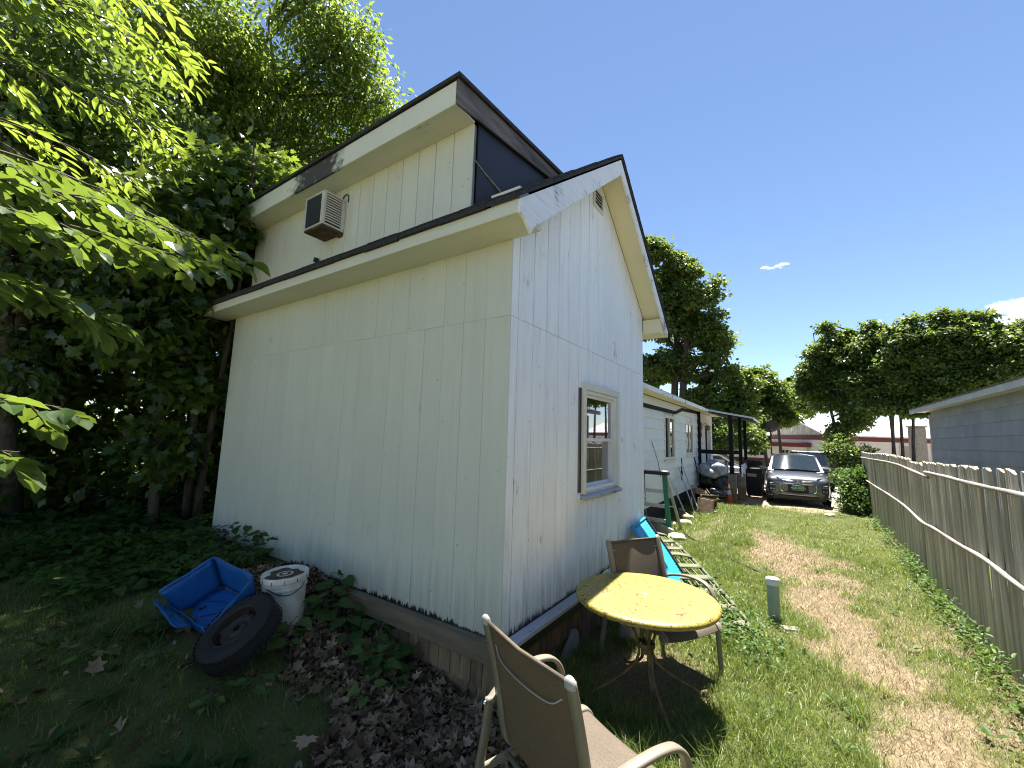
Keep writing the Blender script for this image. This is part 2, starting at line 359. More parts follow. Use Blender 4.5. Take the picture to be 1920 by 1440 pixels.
def np_mesh(name, V, F, mat_, parent=None, tint=None, smooth=False):
    """V (n,3), F (m,k) all same size"""
    me = bpy.data.meshes.new(name); V = np.asarray(V, np.float32); F = np.asarray(F, np.int32); k = F.shape[1]
    me.vertices.add(len(V)); me.vertices.foreach_set('co', V.ravel())
    me.loops.add(F.size); me.loops.foreach_set('vertex_index', F.ravel())
    me.polygons.add(len(F)); me.polygons.foreach_set('loop_start', np.arange(0, F.size, k, dtype=np.int32))
    me.polygons.foreach_set('loop_total', np.full(len(F), k, np.int32))
    if smooth: me.polygons.foreach_set('use_smooth', np.ones(len(F), bool))
    if tint is not None:
        a = me.attributes.new('tint', 'FLOAT', 'POINT'); a.data.foreach_set('value', np.asarray(tint, np.float32))
    me.materials.append(mat_); me.update(calc_edges=True); me.validate()
    o = bpy.data.objects.new(name, me); COL.objects.link(o)
    if parent: o.parent = parent
    return o
def unit(a): return a/np.maximum(np.linalg.norm(a, axis=-1, keepdims=True), 1e-9)
# leaf templates: x across, y along, z out of the blade
def T_lance(wd=.17):
    return np.array([(0, 0, 0), (-wd, .42, .05), (0, 1, -.06), (wd, .42, .05)]), np.array([(0, 3, 2), (0, 2, 1)])
def T_oval(wd=.33):
    v = [(0, 0, 0), (0, .5, -.05), (0, 1, -.12)]
    for sx in (-1, 1):
        v += [(sx*wd*.75, .18, .05), (sx*wd, .45, .08), (sx*wd*.72, .75, .02)]
    f = [(0, 1, 3), (3, 1, 4), (4, 1, 5), (5, 1, 2), (0, 6, 1), (6, 7, 1), (7, 8, 1), (8, 2, 1)]
    return np.array(v), np.array(f)
def T_maple():
    half = [(.0, .12), (.22, -.02), (.30, .12), (.55, .16), (.44, .34), (.60, .56), (.34, .54), (.24, .62), (.26, .82), (.12, .80), (0, 1.02)]
    pts = half + [(-x, y) for x, y in reversed(half[1:-1])]
    v = [(0, .38, -.05)] + [(x, y, .10*abs(x)-.08*max(0, y-.5)) for x, y in pts]
    n = len(pts); f = [(0, 1+i, 1+(i+1) % n) for i in range(n)]
    return np.array(v), np.array(f)
def T_maple5():
    pts = [(0, 0), (.5, .1), (.33, .4), (.5, .62), (.2, .66), (0, 1), (-.2, .66), (-.5, .62), (-.33, .4), (-.5, .1)]
    v = [(0, .38, -.05)] + [(x, y, .10*abs(x)) for x, y in pts]; n = len(pts)
    return np.array(v), np.array([(0, 1+i, 1+(i+1) % n) for i in range(n)])
def leaves(name, pos, dirv, nrm, size, tmpl, mat_, parent=None, tint=None):
    T, F = tmpl; n = len(pos); k = len(T)
    y = unit(dirv); x = unit(np.cross(y, nrm)); z = np.cross(x, y)
    V = pos[:, None, :] + size[:, None, None]*(T[None, :, 0, None]*x[:, None] + T[None, :, 1, None]*y[:, None] + T[None, :, 2, None]*z[:, None])
    FF = (F[None] + (np.arange(n)*k)[:, None, None]).reshape(-1, F.shape[1])
    if tint is None: tint = rng.random(n)
    return np_mesh(name, V.reshape(-1, 3), FF, mat_, parent, np.repeat(tint, k))

# ---------------------------------------------------------------- ground shape
def sst(a): a = np.clip(a, 0, 1); return a*a*(3-2*a)
def gz(x, y):
    x = np.asarray(x, float); y = np.asarray(y, float)
    t = sst((-x-.05)/2.3)*(1-sst((y-1)/4)*sst((x+5)/2))
    fall = sst((-y-.1)/2.2)*.16*sst((-x)/1.2)*(1-sst((-x-3)/2))
    z = -.43 + .43*t - fall - .009*np.maximum(0, y-2)*sst((x+6)/4)
    z = z + .025*np.sin(1.7*x+.6*y)*np.cos(1.3*y-.5*x) + .012*np.sin(4.1*x+1.)*np.sin(3.7*y)
    z = z + .03*np.exp(-(((x-.9)/.8)**2+((y-.8)/.8)**2))
    return z
def g1(x, y): return float(gz(x, y))
def vnoise(x, y, s, seed=0):
    x = np.asarray(x)*s; y = np.asarray(y)*s; xi = np.floor(x).astype(np.int64); yi = np.floor(y).astype(np.int64); fx = sst(x-xi); fy = sst(y-yi)
    def h(a, b):
        q = np.sin(a*127.1+b*311.7+seed*74.7)*43758.5453; return q-np.floor(q)
    return (h(xi, yi)*(1-fx)+h(xi+1, yi)*fx)*(1-fy)+(h(xi, yi+1)*(1-fx)+h(xi+1, yi+1)*fx)*fy
def bare(x, y):
    """0 lush lawn .. 1 bare straw-covered soil"""
    x = np.asarray(x, float); y = np.asarray(y, float)
    px = np.interp(y, [-1, .8, 1.9, 2.9, 4.2, 5.5, 7.5], [2.55, 2.3, 2.12, 1.85, 1.72, 1.45, 1.0])
    wd = np.interp(y, [-1, 1, 3, 5, 6.5, 8.5], [.50, .36, .36, .52, .48, .3])
    d = np.abs(x-px)/np.maximum(wd, .02)
    n = vnoise(x, y, 2.3, 1)*.45+vnoise(x, y, 6, 2)*.3+vnoise(x, y, 15, 4)*.25
    b = sst(1.35-d+(n-.5)*3.2)
    dry = sst((x-1.95)/.5)*sst((5.5-y)/3.0)*.8
    b = b*sst((8.2-y)/1.6)
    b = np.maximum(b, dry*sst((n-.22)*2.6))
    tab = np.exp(-(((x-.62)/.35)**2+((y-.95)/.45)**2))*.9
    b = np.maximum(b, tab)
    b = np.maximum(b, sst((y-11.6+(n-.5)*1.2)/.8)*sst((x+.6)/.5)*(1-sst((x-2.75)/.4)))
    b = np.maximum(b, sst(.62-np.abs(x-.15)/.55)*sst((y-5.4)/.6)*sst((9.8-y)/1)*.8*sst(n*1.6))
    return np.clip(b, 0, 1)
def litter_zone(x, y):
    x = np.asarray(x, float); y = np.asarray(y, float); n = vnoise(x, y, 2.4, 5)
    edge = np.interp(x, [-3, -1.6, -1.1, -.5, 0, .45], [-.25, -.55, -.62, -.92, -1.3, -1.2])
    return sst((y-edge)/.5+.5+(n-.5)*2.0+(vnoise(x, y, 7, 6)-.5)*1.2)*sst((.42-x)/.2)*sst((x+2.6)/.7)*sst((.05-y)/.1)
# ================================================================ GROUND
def axis(fine0, fine1, step, far):
    a = [fine0-1.5**k*step*3 for k in range(1, 40) if 1.5**k*step*3 < far]; b = [fine1+1.5**k*step*3 for k in range(1, 40) if 1.5**k*step*3 < far]
    return np.array(sorted(a)+list(np.arange(fine0, fine1+1e-6, step))+sorted(b))
gx, gy = axis(-9, 5, .1, 600), axis(-5, 17, .1, 600)
GX, GY = np.meshgrid(gx, gy); GZ = gz(GX, GY)
b_ = bare(GX, GY); lit_ = litter_zone(GX, GY)
GZ = GZ - .02*b_*vnoise(GX, GY, 6, 9) + .03*lit_*vnoise(GX, GY, 5, 3)
nx, ny = len(gx), len(gy)
idx = np.arange(nx*ny).reshape(ny, nx)
F = np.stack([idx[:-1, :-1], idx[:-1, 1:], idx[1:, 1:], idx[1:, :-1]], -1).reshape(-1, 4)
m, t, b = newmat('yard soil and turf')
tc = N(t, 'ShaderNodeTexCoord'); v = tc.outputs['Object']
turf = ramp(t, noise(t, v, 5, 6), [(.3, (.06, .075, .025)), (.7, (.11, .12, .045))])
strawc = ramp(t, noise(t, v, 26, 8, .75, .3), [(.28, (.12, .088, .052)), (.5, (.22, .17, .105)), (.72, (.36, .295, .20))])
soil = ramp(t, noise(t, v, 20, 8, .7), [(.3, (.045, .032, .022)), (.7, (.10, .07, .05))])
a1 = N(t, 'ShaderNodeAttribute', attribute_name='bare'); a2 = N(t, 'ShaderNodeAttribute', attribute_name='litter'); a3 = N(t, 'ShaderNodeAttribute', attribute_name='drive_and_bounce')
c = mixc(t, a1.outputs['Fac'], turf, strawc); c = mixc(t, a2.outputs['Fac'], c, soil)
grav = ramp(t, noise(t, v, 60, 6, .8), [(.3, (.20, .15, .11)), (.7, (.42, .34, .26))]); c = mixc(t, a3.outputs['Fac'], c, grav)
L(t, c, b.inputs['Base Color']); b.inputs['Roughness'].default_value = .95; b.inputs['Specular IOR Level'].default_value = .1
bump(t, b, noise(t, v, 45, 8, .7), .9, .02)
ground = np_mesh('ground', np.stack([GX, GY, GZ], -1).reshape(-1, 3), F, m, smooth=True)
drive_and_bounce = np.maximum(sst((GY-11.7+(vnoise(GX, GY, 3, 8)-.5))/.6)*sst((GX+1.2)/.5), .25*sst((-3.6-GY+(vnoise(GX, GY, 1.5, 18)-.5))/.8))  # gravel by the cars, plus unseen gravel behind the camera added as bounce
for nm, arr in (('bare', b_), ('litter', lit_), ('drive_and_bounce', drive_and_bounce)):
    a = ground.data.attributes.new(nm, 'FLOAT', 'POINT'); a.data.foreach_set('value', arr.ravel().astype(np.float32))
structure(ground, 'uneven yard of grass, straw and bare soil', 'ground')
def GV(x, y): return Vector((x, y, g1(x, y)))
# paved lot beyond the vehicles
mb = MB(); rows = []
for yy in np.linspace(16.2, 36, 24): rows.append([(xx, yy, g1(xx, yy)+.03) for xx in np.linspace(-1.5+.15*math.sin(yy*2), 16, 14)])
mb.grid(rows); lot = mb.build('road', M['asphalt'], smooth=True); structure(lot, 'pale worn tarmac lot behind the parked cars', 'road')

# ================================================================ SHED
SL, SW, SH = 4.236, 3.063, 2.655         # length, gable width, height to the soffit
OV, EY = .26, .30                        # rake and eave overhang
RY = SW/2; SLOPE = .749
def roof_z(y): return 2.755+SLOPE*((y+EY) if y <= RY else (2*RY-y+EY))
shed = thing('shed', 'tall white and cream wooden shed with a dormer, nearest building in the yard', 'shed')
BT = .012
def board_polys(y0, y1, z0, ztop, win=None):
    """front outline(s) of a board between y0,y1; ztop(y) its upper edge"""
    def poly(za, zb):
        if callable(zb):
            ys = [y0, y1]
            if y0 < RY < y1: ys = [y0, RY, y1]
            top = [(y, zb(y)) for y in reversed(ys)]
        else: top = [(y1, zb), (y0, zb)]
        return [(y0, za), (y1, za)]+top
    if win and y1 > win[0]+.02 and y0 < win[1]-.02 and not (z0 >= win[3]):
        out = [poly(z0, win[2])]
        if not callable(ztop) and ztop > win[3]: out.append(poly(win[3], ztop))
        elif callable(ztop): out.append(poly(win[3], ztop))
        return out
    return [poly(z0, ztop)]
WY0, WY1, WZ0, WZ1 = 1.215, 2.045, .80, 1.735      # rough window opening
# gable wall: backing pieces round the window, boards proud of it
mb = MB()
def back(y0, y1, z0, z1): mb.mm(-.09, -.004, y0, y1, z0, z1)
back(.0, WY0, 0, 2.64); back(WY1, SW, 0, 2.64); back(WY0, WY1, 0, WZ0); back(WY0, WY1, WZ1, 2.64)
mb.prism([(-.004, 0, 2.64), (-.004, SW, 2.64), (-.004, RY, 2.64+SLOPE*RY-.02)], (-.086, 0, 0))
gw = mb.build('wall', M['groove'], shed); gw['label'] = 'white gable end wall of grooved boards'
GR = [0.0, .091, .297, .502, .70, .902, 1.105, 1.32, 1.525, 1.73, 1.937, 2.15, 2.37, 2.59, 2.81, SW]
SEAM = 2.107
gap = .0035
def gtop(y): return roof_z(y)-.085
for i in range(len(GR)-1):
    a, c = GR[i]+(gap if i else 0), GR[i+1]-(gap if i < len(GR)-2 else 0)
    for lo, hi in ((.0, SEAM-.0018), (SEAM+.0012, gtop)):
        for pl in board_polys(a, c, lo, hi, (WY0, WY1, WZ0, WZ1)):
            mb = MB(); j = rnd.uniform(-.0012, .0012)
            mb.prism([(BT+j, y, z) for y, z in pl], (-BT-j-.003, 0, 0))
            mb.build('siding_board', M['gable_paint'], gw, bevel=.002)
# corner strip
# eave wall
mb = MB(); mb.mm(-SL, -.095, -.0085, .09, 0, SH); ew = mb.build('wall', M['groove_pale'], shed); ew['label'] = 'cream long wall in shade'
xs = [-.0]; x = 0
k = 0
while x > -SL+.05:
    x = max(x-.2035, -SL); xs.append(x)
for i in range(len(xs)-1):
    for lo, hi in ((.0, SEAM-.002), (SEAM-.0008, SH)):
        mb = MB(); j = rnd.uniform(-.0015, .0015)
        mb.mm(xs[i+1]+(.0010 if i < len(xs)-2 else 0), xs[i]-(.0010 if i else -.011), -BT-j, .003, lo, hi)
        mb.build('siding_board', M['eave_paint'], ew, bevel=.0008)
# hidden sides
mb = MB(); mb.mm(-SL, -.0, SW-.09, SW, 0, SH); mb.mm(-SL-.0, -SL+.09, .09, SW-.09, 0, SH)
mb.prism([(-SL, 0, SH), (-SL, SW, SH), (-SL, RY, SH+SLOPE*RY+.02)], (.09, 0, 0))
o = mb.build('wall', M['eave_paint'], shed); o['label'] = 'plain rear walls'
mb = MB(); mb.mm(-SL+.1, -.1, .1, SW-.1, -.04, 0.0); mb.build('floor_deck', M['groove'], shed)
# roof slabs
def slab(name, x0, x1, pts, th, mt, parent, bev=.0):
    mb = MB(); mb.prism([(x0, y, z) for y, z in pts], (x1-x0, 0, 0)); return mb.build(name, mt, parent, bevel=bev)
x0, x1 = -SL-OV, OV
th = .022
yA, zA = -EY-.02, 2.755
for s in (0, 1):
    f = (lambda y: y) if s == 0 else (lambda y: 2*RY-y)
    slab('roof', x0-.01, x1+.012, [(f(yA), zA-.015), (f(RY), roof_z(RY)), (f(RY), roof_z(RY)+th*1.3), (f(yA), zA+th)], th, M['shingle_edge'], shed)
# shingle courses seen edge-on along the rakes
def courses(sgn):
    mbs = MB(); f = (lambda y: y) if sgn == 0 else (lambda y: 2*RY-y)
    n = 16
    for i in range(n):
        ya = yA+(RY-yA)*i/n; yb = yA+(RY-yA)*(i+1.25)/n; yb = min(yb, RY)
        za, zb = zA+th+(ya-yA)*SLOPE+.011, zA+th+(yb-yA)*SLOPE+.003
        for xx in np.arange(x0-.012, x1+.012, .33):
            e = rnd.uniform(0, .012)
            mbs.prism([(xx, f(ya-.004*rnd.random()), za+e*.4), (xx, f(yb), zb), (xx, f(yb), zb-.006), (xx, f(ya), za-.009)], (min(.326, x1+.018-xx), 0, 0))
    o = mbs.build('shingles', M['shingle_edge'], shed); o['kind'] = 'stuff'; return o
courses(0); courses(1)
# eave fascias + soffits
FB = 2.652
mb = MB(); mb.mm(-SL-OV, OV-.022, -EY, -EY+.022, FB, 2.745); mb.build('fascia', M['trim_cream'], shed, bevel=.003)
mb = MB(); mb.mm(-SL-OV, OV-.022, SW+EY-.022, SW+EY, FB, 2.80); mb.build('fascia', M['trim_cream'], shed, bevel=.003)
mb = MB(); mb.mm(-SL-OV+.002, OV-.024, -EY+.024, -BT-.001, FB+.002, FB+.014); mb.build('soffit', M['trim_cream'], shed)
mb = MB(); mb.mm(-SL-OV+.002, OV-.024, SW+.001, SW+EY-.024, FB+.002, FB+.014); mb.build('soffit', M['soffit_cream'], shed)
# small black drip strip below the dormer and along the eave
mb = MB()
for i, xx in enumerate(np.arange(-SL-OV+.3, OV-.3, .42)):
    mb.mm(xx, xx+.415, -EY-.026, -EY-.001, 2.738+rnd.uniform(-.006, .004), 2.768)
mb.build('drip_edge', M['shingle_edge'], shed)
# rake boards (each slope) and rake soffits
for s in (0, 1):
    f = (lambda y: y) if s == 0 else (lambda y: 2*RY-y)
    y0 = -EY
    drop = .165
    mb = MB(); poly = [(f(y0), FB-.002), (f(y0), roof_z(y0)-.018), (f(RY), roof_z(RY)-.018), (f(RY), roof_z(RY)-.018-drop), (f(y0+.165), FB-.03), (f(y0+.135), FB-.085), (f(y0+.06), FB-.02)]
    if s: poly = [(f(y0), FB-.002), (f(y0), roof_z(y0)-.018), (f(RY), roof_z(RY)-.018), (f(RY), roof_z(RY)-.018-.13), (f(y0+.06), FB-.002)]
    mb.prism([(OV-.02, y, z) for y, z in poly], (.02, 0, 0))
    o = mb.build('rake_board', M['peel_white'], shed); o['label'] = 'peeling white barge board'
    mb = MB(); mb.prism([(BT+.001, f(y0+.03), roof_z(y0+.03)-.075), (BT+.001, f(RY), roof_z(RY)-.075), (BT+.001, f(RY), roof_z(RY)-.06), (BT+.001, f(y0+.03), roof_z(y0+.03)-.06)], (OV-.022-BT, 0, 0))
    o = mb.build('rake_soffit', M['soffit_cream'], shed)
    # boxed return at the eave end
    mb = MB(); ya, yb = sorted((f(y0+.024), f(.0 if s == 0 else -.012))); mb.mm(BT+.002, OV-.023, ya, yb, FB+.016, FB+.19)
    mb.build('eave_return', M['soffit_cream'] if s else M['trim_cream'], shed)
# gable vent
vent = MB()
vy0, vy1, vz0, vz1 = RY-.135, RY+.115, 3.63, 3.845
for a in ((vy0, vy0+.02, vz0, vz1), (vy1-.02, vy1, vz0, vz1), (vy0+.02, vy1-.02, vz0, vz0+.02), (vy0+.02, vy1-.02, vz1-.02, vz1)): vent.mm(BT+.001, BT+.022, *a)
vo = vent.build('vent', M['trim_white'], shed, bevel=.002)
mb = MB(); mb.mm(BT+.0005, BT+.003, vy0+.02, vy1-.02, vz0+.02, vz1-.02); mb.build('vent_screen', M['black_hole'], vo)
for i in range(5):
    mb = MB(); z = vz0+.04+i*.036; mb.prism([(BT+.004, vy0+.02, z+.012), (BT+.018, vy0+.02, z-.010), (BT+.020, vy0+.02, z-.006), (BT+.006, vy0+.02, z+.016)], (0, vy1-vy0-.04, 0)); mb.build('slat', M['trim_white'], vo)
# window
wt = MB()
oy0, oy1, oz0, oz1 = 1.164, 2.094, .742, 1.790
for a in ((oy0, oy0+.06, oz0+.045, oz1), (oy1-.06, oy1, oz0+.045, oz1), (oy0+.06, oy1-.06, oz1-.065, oz1)): wt.mm(BT+.001, BT+.03, *a)
win = wt.build('window', M['trim_white'], shed, bevel=.003); win['label'] = 'double hung window in the gable wall'
mb = MB(); mb.prism([(BT+.001, oy0-.01, oz0), (BT+.052, oy0-.01, oz0-.008), (BT+.052, oy0-.01, oz0+.024), (BT+.001, oy0-.01, oz0+.044)], (0, oy1-oy0+.02, 0)); mb.build('sill', M['sill_peel'], win, bevel=.003)
def frame(name, y0, y1, z0, z1, wdt, xa, xb, mt, par):
    mb = MB()
    for a in ((y0, y0+wdt, z0, z1), (y1-wdt, y1, z0, z1), (y0+wdt, y1-wdt, z0, z0+wdt), (y0+wdt, y1-wdt, z1-wdt, z1)): mb.mm(xa, xb, *a)
    return mb.build(name, mt, par, bevel=.003)
fy0, fy1, fz0, fz1 = WY0+.012, WY1-.012, WZ0+.004, WZ1-.012
frame('frame', fy0, fy1, fz0, fz1, .03, -.085, BT+.012, M['white_vinyl'], win)
mid = 1.255
frame('sash', fy0+.03, fy1-.03, mid-.005, fz1-.03, .032, -.03, -.004, M['white_vinyl'], win)
frame('sash', fy0+.03, fy1-.03, fz0+.03, mid+.02, .025, -.064, -.036, M['white_vinyl'], win)
mb = MB(); mb.mm(-.019, -.015, fy0+.062, fy1-.062, mid+.027, fz1-.062); mb.build('pane', M['glass_upper'], win)
mb = MB(); mb.mm(-.052, -.048, fy0+.055, fy1-.055, fz0+.055, mid-.005); mb.build('pane', M['glass'], win)
# things seen inside the window: studs and a pale sheet
mb = MB(); mb.mm(-.20, -.11, WY1-.20, WY1-.11, 0, 2.5); mb.build('stud', M['stud'], shed)
mb = MB(); mb.mm(-.16, -.12, WY0-.0, WY1-.25, .1, .97); mb.build('inner_board', M['board_white'], shed)
mb = MB(); mb.mm(-SL+.1, -.1, 1.9, 1.95, 0, 2.6); mb.build('inner_partition', M['bare_grey'], shed)
mb = MB(); mb.mm(-SL+.1, -.1, .1, SW-.1, 2.5, 2.54); mb.build('loft_floor', M['groove'], shed)
# skirt under the walls ------------------------------------------------
mb = MB(); mb.prism([(-SL, -BT-.003, -.002), (-SL, -.075, -.012), (-SL, -.075, -.128), (-SL, -BT-.003, -.128)], (SL+.07, 0, 0)); mb.build('sill_beam', M['sill_wood'], shed, bevel=.004)
mb = MB(); n = 26; rows = []
mb.prism([(BT+.002, -.02, -.004), (.088, -.02, -.018), (.085, -.02, -.050), (BT+.002, -.02, -.055)], (0, SW+.02, 0)); o = mb.build('sill_board', M['sill_peel'], shed, bevel=.004)
mb = MB(); mb.mm(-.02, .06, .0, SW, -.125, -.056); mb.build('sill_beam', M['tar'], shed)
def shingle_row(along, zt, zb, start, end, off, mt, wmin=.075, wmax=.135):
    p = start
    while p < end:
        wd = min(rnd.uniform(wmin, wmax), end-p)
        if wd < .03: break
        mb = MB(); ta = off+.004+rnd.uniform(0, .003); tb = off+.014+rnd.uniform(-.002, .005); zz = zb+rnd.uniform(-.008, .006)
        g = .003
        if along == 'x': mb.prism([(p+g, -ta, zt), (p+g, -tb, zz), (p+g, -off, zz), (p+g, -off, zt)], (wd-2*g, 0, 0))
        else: mb.prism([(ta, p+g, zt), (tb, p+g, zz), (off, p+g, zz), (off, p+g, zt)], (0, wd-2*g, 0))
        mb.build('shingle', mt, skirt); p += wd
mb = MB(); mb.mm(-SL, .0, -.018, .04, -.62, -.129); mb.mm(-.03, .028, .04, SW, -.62, -.126); skirt = mb.build('skirt', M['black_hole'], shed); skirt['label'] = 'skirt of brown cedar shingles under the walls'
shingle_row('x', -.126, -.295, -SL+1.2, .03, .020, M['cedar'])
shingle_row('x', -.29, -.40, -SL+2.2, .03, .018, M['cedar'])
shingle_row('y', -.10, -.27, -.015, SW, .034, M['cedar_dark'])
shingle_row('y', -.262, -.50, -.015, SW, .028, M['cedar_dark'])
mb = MB(); mb.prism([(-1.6, -.034, -.375), (-1.6, -.058, -.385), (-1.6, -.058, -.52), (-1.6, -.034, -.52)], (1.66, 0, 0)); mb.build('ground_board', M['sill_wood'], shed, bevel=.004)
# moss line: dark fringe where siding meets the sill
V = []; Fm = []
for i in range(900):
    xx = rnd.uniform(-SL, .0); h = rnd.uniform(.006, .03)*(1.6 if vnoise(xx, 0, 4, 3) > .55 else .7); wd = rnd.uniform(.003, .01)
    o_ = len(V); y = -BT-.003; V += [(xx-wd, y-.003, -.003), (xx+wd, y-.003, -.003), (xx+rnd.uniform(-.006, .006), y, h)]; Fm.append((o_, o_+1, o_+2))
for i in range(700):
    yy = rnd.uniform(.0, SW); h = rnd.uniform(.006, .035)*(1.8 if vnoise(yy, 1, 4, 3) > .5 else .8); wd = rnd.uniform(.002, .006)
    o_ = len(V); V += [(BT+.006, yy-wd, -.003), (BT+.006, yy+wd, -.003), (BT+.003, yy+rnd.uniform(-.004, .004), h)]; Fm.append((o_, o_+1, o_+2))
o = np_mesh('moss', np.array(V), np.array(Fm), M['tar'], shed); o['kind'] = 'stuff'
# dormer ----------------------------------------------------------------
DX0, DX1, DY, DZ0, DZ1 = -4.02, -.435, .045, 2.985, 3.775
mb = MB(); mb.mm(DX0, DX1-.02, DY, DY+.05, DZ0, DZ1+.02); dw = mb.build('wall', M['groove'], shed); dw['label'] = 'cream dormer front wall'
xs = [DX1-.0]; x = DX1
while x > DX0+.06:
    x = max(x-.207, DX0); xs.append(x)
for i in range(len(xs)-1):
    mb = MB(); g = .003 if i < 9 else .0015
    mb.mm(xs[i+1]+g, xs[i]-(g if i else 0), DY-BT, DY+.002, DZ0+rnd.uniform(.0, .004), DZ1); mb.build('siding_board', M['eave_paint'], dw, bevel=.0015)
# cheeks in tar paper
def droof(y): return 3.985+(4.135-3.985)*(y+.2)/(1.42+.2)
for xc, nm in ((DX1-.012, 'r'), (DX0, 'l')):
    mb = MB(); mb.prism([(xc, DY+.052, roof_z(DY)), (xc, 1.38, roof_z(1.38)), (xc, 1.38, droof(1.38)-.03), (xc, DY+.052, droof(DY)-.06)], (.012, 0, 0))
    o = mb.build('cheek_wall', M['tar'], shed); o['label'] = 'black tar paper side of the dormer'
# sun glint on a wrinkle of the tar paper, painted as a pale strip
M['tar_glint'] = mat('painted glint on tar paper', (.62, .62, .63), (.16, .16, .17), rough=.8, scale=50, lo=.3, hi=.6)
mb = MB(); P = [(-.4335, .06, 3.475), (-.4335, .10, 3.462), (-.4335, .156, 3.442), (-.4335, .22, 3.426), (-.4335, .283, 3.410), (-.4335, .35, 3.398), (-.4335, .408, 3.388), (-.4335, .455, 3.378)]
mb.tube(P, [.003, .005, .007, .009, .012, .015, .013, .004], 6, flat=.12); mb.build('crease_glint', M['tar_glint'], shed, smooth=True)
# dormer roof, fascia, soffit, rake boards
DR0, DR1 = DX0-.14, DX1+.035
mb = MB(); mb.prism([(DR0-.02, -.225, droof(-.225)-.012), (DR0-.02, 1.5, droof(1.5)-.012), (DR0-.02, 1.5, droof(1.5)+.024), (DR0-.02, -.225, droof(-.225)+.020)], (DR1-DR0+.045, 0, 0)); mb.build('roof', M['shingle_edge'], shed)
fx = [DR0, -1.02, DR1-.022]
for i, mt in enumerate(('stained_trim', 'stained_trim')):
    mb = MB(); mb.mm(fx[i]+(.001 if i else 0), fx[i+1], -.205, -.183, 3.765, 3.962); mb.build('fascia', M[mt], shed, bevel=.002)
mb = MB(); mb.mm(DR0+.004, DR1-.024, -.181, DY-BT-.001, 3.772, 3.785); mb.build('soffit', M['trim_cream'], shed)
for xx in (DR1-.02, DR0):
    mb = MB(); mb.prism([(xx, -.205, 3.762), (xx, 1.42, droof(1.42)-.13), (xx, 1.42, droof(1.42)-.014), (xx, -.205, droof(-.205)-.014)], (.020, 0, 0)); mb.build('rake_board', M['bare_grey'], shed, bevel=.002)
    mb = MB(); mb.mm(xx+.0, xx+.02, -.204, 1.3, 3.9, 3.93)
mb = MB(); mb.mm(DR1+.0005, DR1+.006, -.212, 1.2, 3.956, 3.962)
# flashing strips at the foot of the dormer: three lengths, one pale
for a, c, mt in ((DX0-.05, -2.55, 'tar'), (-2.545, -1.75, 'trim_cream'), (-1.745, DX1+.05, 'tar')):
    mb = MB(); mb.prism([(a, DY-BT-.002, 3.055), (a, -.06, 2.955), (a, -.06, 2.935), (a, DY-BT-.002, 2.985)], (c-a, 0, 0)); mb.build('flashing', M[mt], shed)
mb = MB(); mb.box((-2.53, .005, 3.07), (.06, .02, .05), rotm(0, .4, 0)); mb.build('flashing', M['tar'], shed)
# air conditioner in the dormer wall -----------------------------------
AX0, AX1, AZ0, AZ1, AY = -2.445, -2.105, 3.265, 3.625, -.205
ac = thing('air_conditioner', 'cream window air conditioner hung in the dormer wall under the eave', 'air conditioner', ((AX0+AX1)/2, DY, AZ0))
hx = (AX1-AX0)/2; h = AZ1-AZ0; d = DY-AY
mb = MB(); t_ = .02
mb.mm(-hx, hx, -d, -.015, h-t_, h); mb.mm(-hx, hx, -d, -.015, .012, .012+t_); mb.mm(-hx, -hx+t_, -d, -.015, .033, h-t_-.001); mb.mm(hx-t_, hx, -d, -d+.03, .033, h-t_-.001); mb.mm(hx-t_, hx, -.05, -.015, .033, h-t_-.001)
mb.mm(hx-.05, hx-t_-.001, -d, -d+.012, .033, h-t_-.001)
mb.build('housing', M['ac_metal'], ac, bevel=.004)
mb = MB(); mb.mm(-hx+t_+.004, hx-.052, -d+.006, -d+.02, .036, h-t_-.004); mb.build('coil', M['ac_coil'], ac)
mb = MB(); mb.mm(-hx+t_+.004, hx-t_-.012, -d+.03, -.02, .036, h-t_-.004); mb.build('core', M['black_hole'], ac)
for i in range(11):
    z = .05+i*(h-.095)/10
    mb = MB(); mb.prism([(hx-.012, -d+.031, z), (hx-.001, -d+.031, z), (hx-.001, -d+.031, z+.013), (hx-.012, -d+.031, z+.010)], (0, d-.082, 0)); mb.build('louver', M['ac_metal'], ac)
mb = MB(); mb.mm(-hx+.006, hx-.006, -d+.006, -.015, -.006, .011); mb.box((hx-.05, -.03, -.012), (.07, .05, .03)); mb.build('base_pan', M['ac_rust'], ac, bevel=.003)
mb = MB(); mb.tube([(hx-.06, -.02, h+.004), (hx-.03, -.025, h+.05), (hx+.0, -.02, h+.065), (hx+.035, -.018, h+.045), (hx+.04, -.016, h+.01), (hx+.035, -.015, h-.03)], .006, 6); mb.build('power_cord', M['cord'], ac, smooth=True)
# ================================================================ YARD OBJECTS
# round yellow table ----------------------------------------------------
m, t, b = newmat('scratched yellow enamel')
tc = N(t, 'ShaderNodeTexCoord'); v = tc.outputs['Object']
base = ramp(t, noise(t, v, 4, 5), [(.3, (.32, .25, .045)), (.7, (.36, .29, .055))])
wv = N(t, 'ShaderNodeTexVoronoi', feature='DISTANCE_TO_EDGE'); wv.inputs['Scale'].default_value = 40
mpd = N(t, 'ShaderNodeMapping'); mpd.inputs['Scale'].default_value = (1, .45, 1); mpd.inputs['Rotation'].default_value = (0, 0, .5)
ns = N(t, 'ShaderNodeTexNoise'); ns.inputs['Scale'].default_value = 9; L(t, v, ns.inputs['Vector'])
mv = N(t, 'ShaderNodeVectorMath', operation='MULTIPLY_ADD'); L(t, ns.outputs['Color'], mv.inputs[0]); mv.inputs[1].default_value = (.30, .30, 0); L(t, v, mv.inputs[2])
L(t, mv.outputs[0], mpd.inputs['Vector']); L(t, mpd.outputs[0], wv.inputs['Vector'])
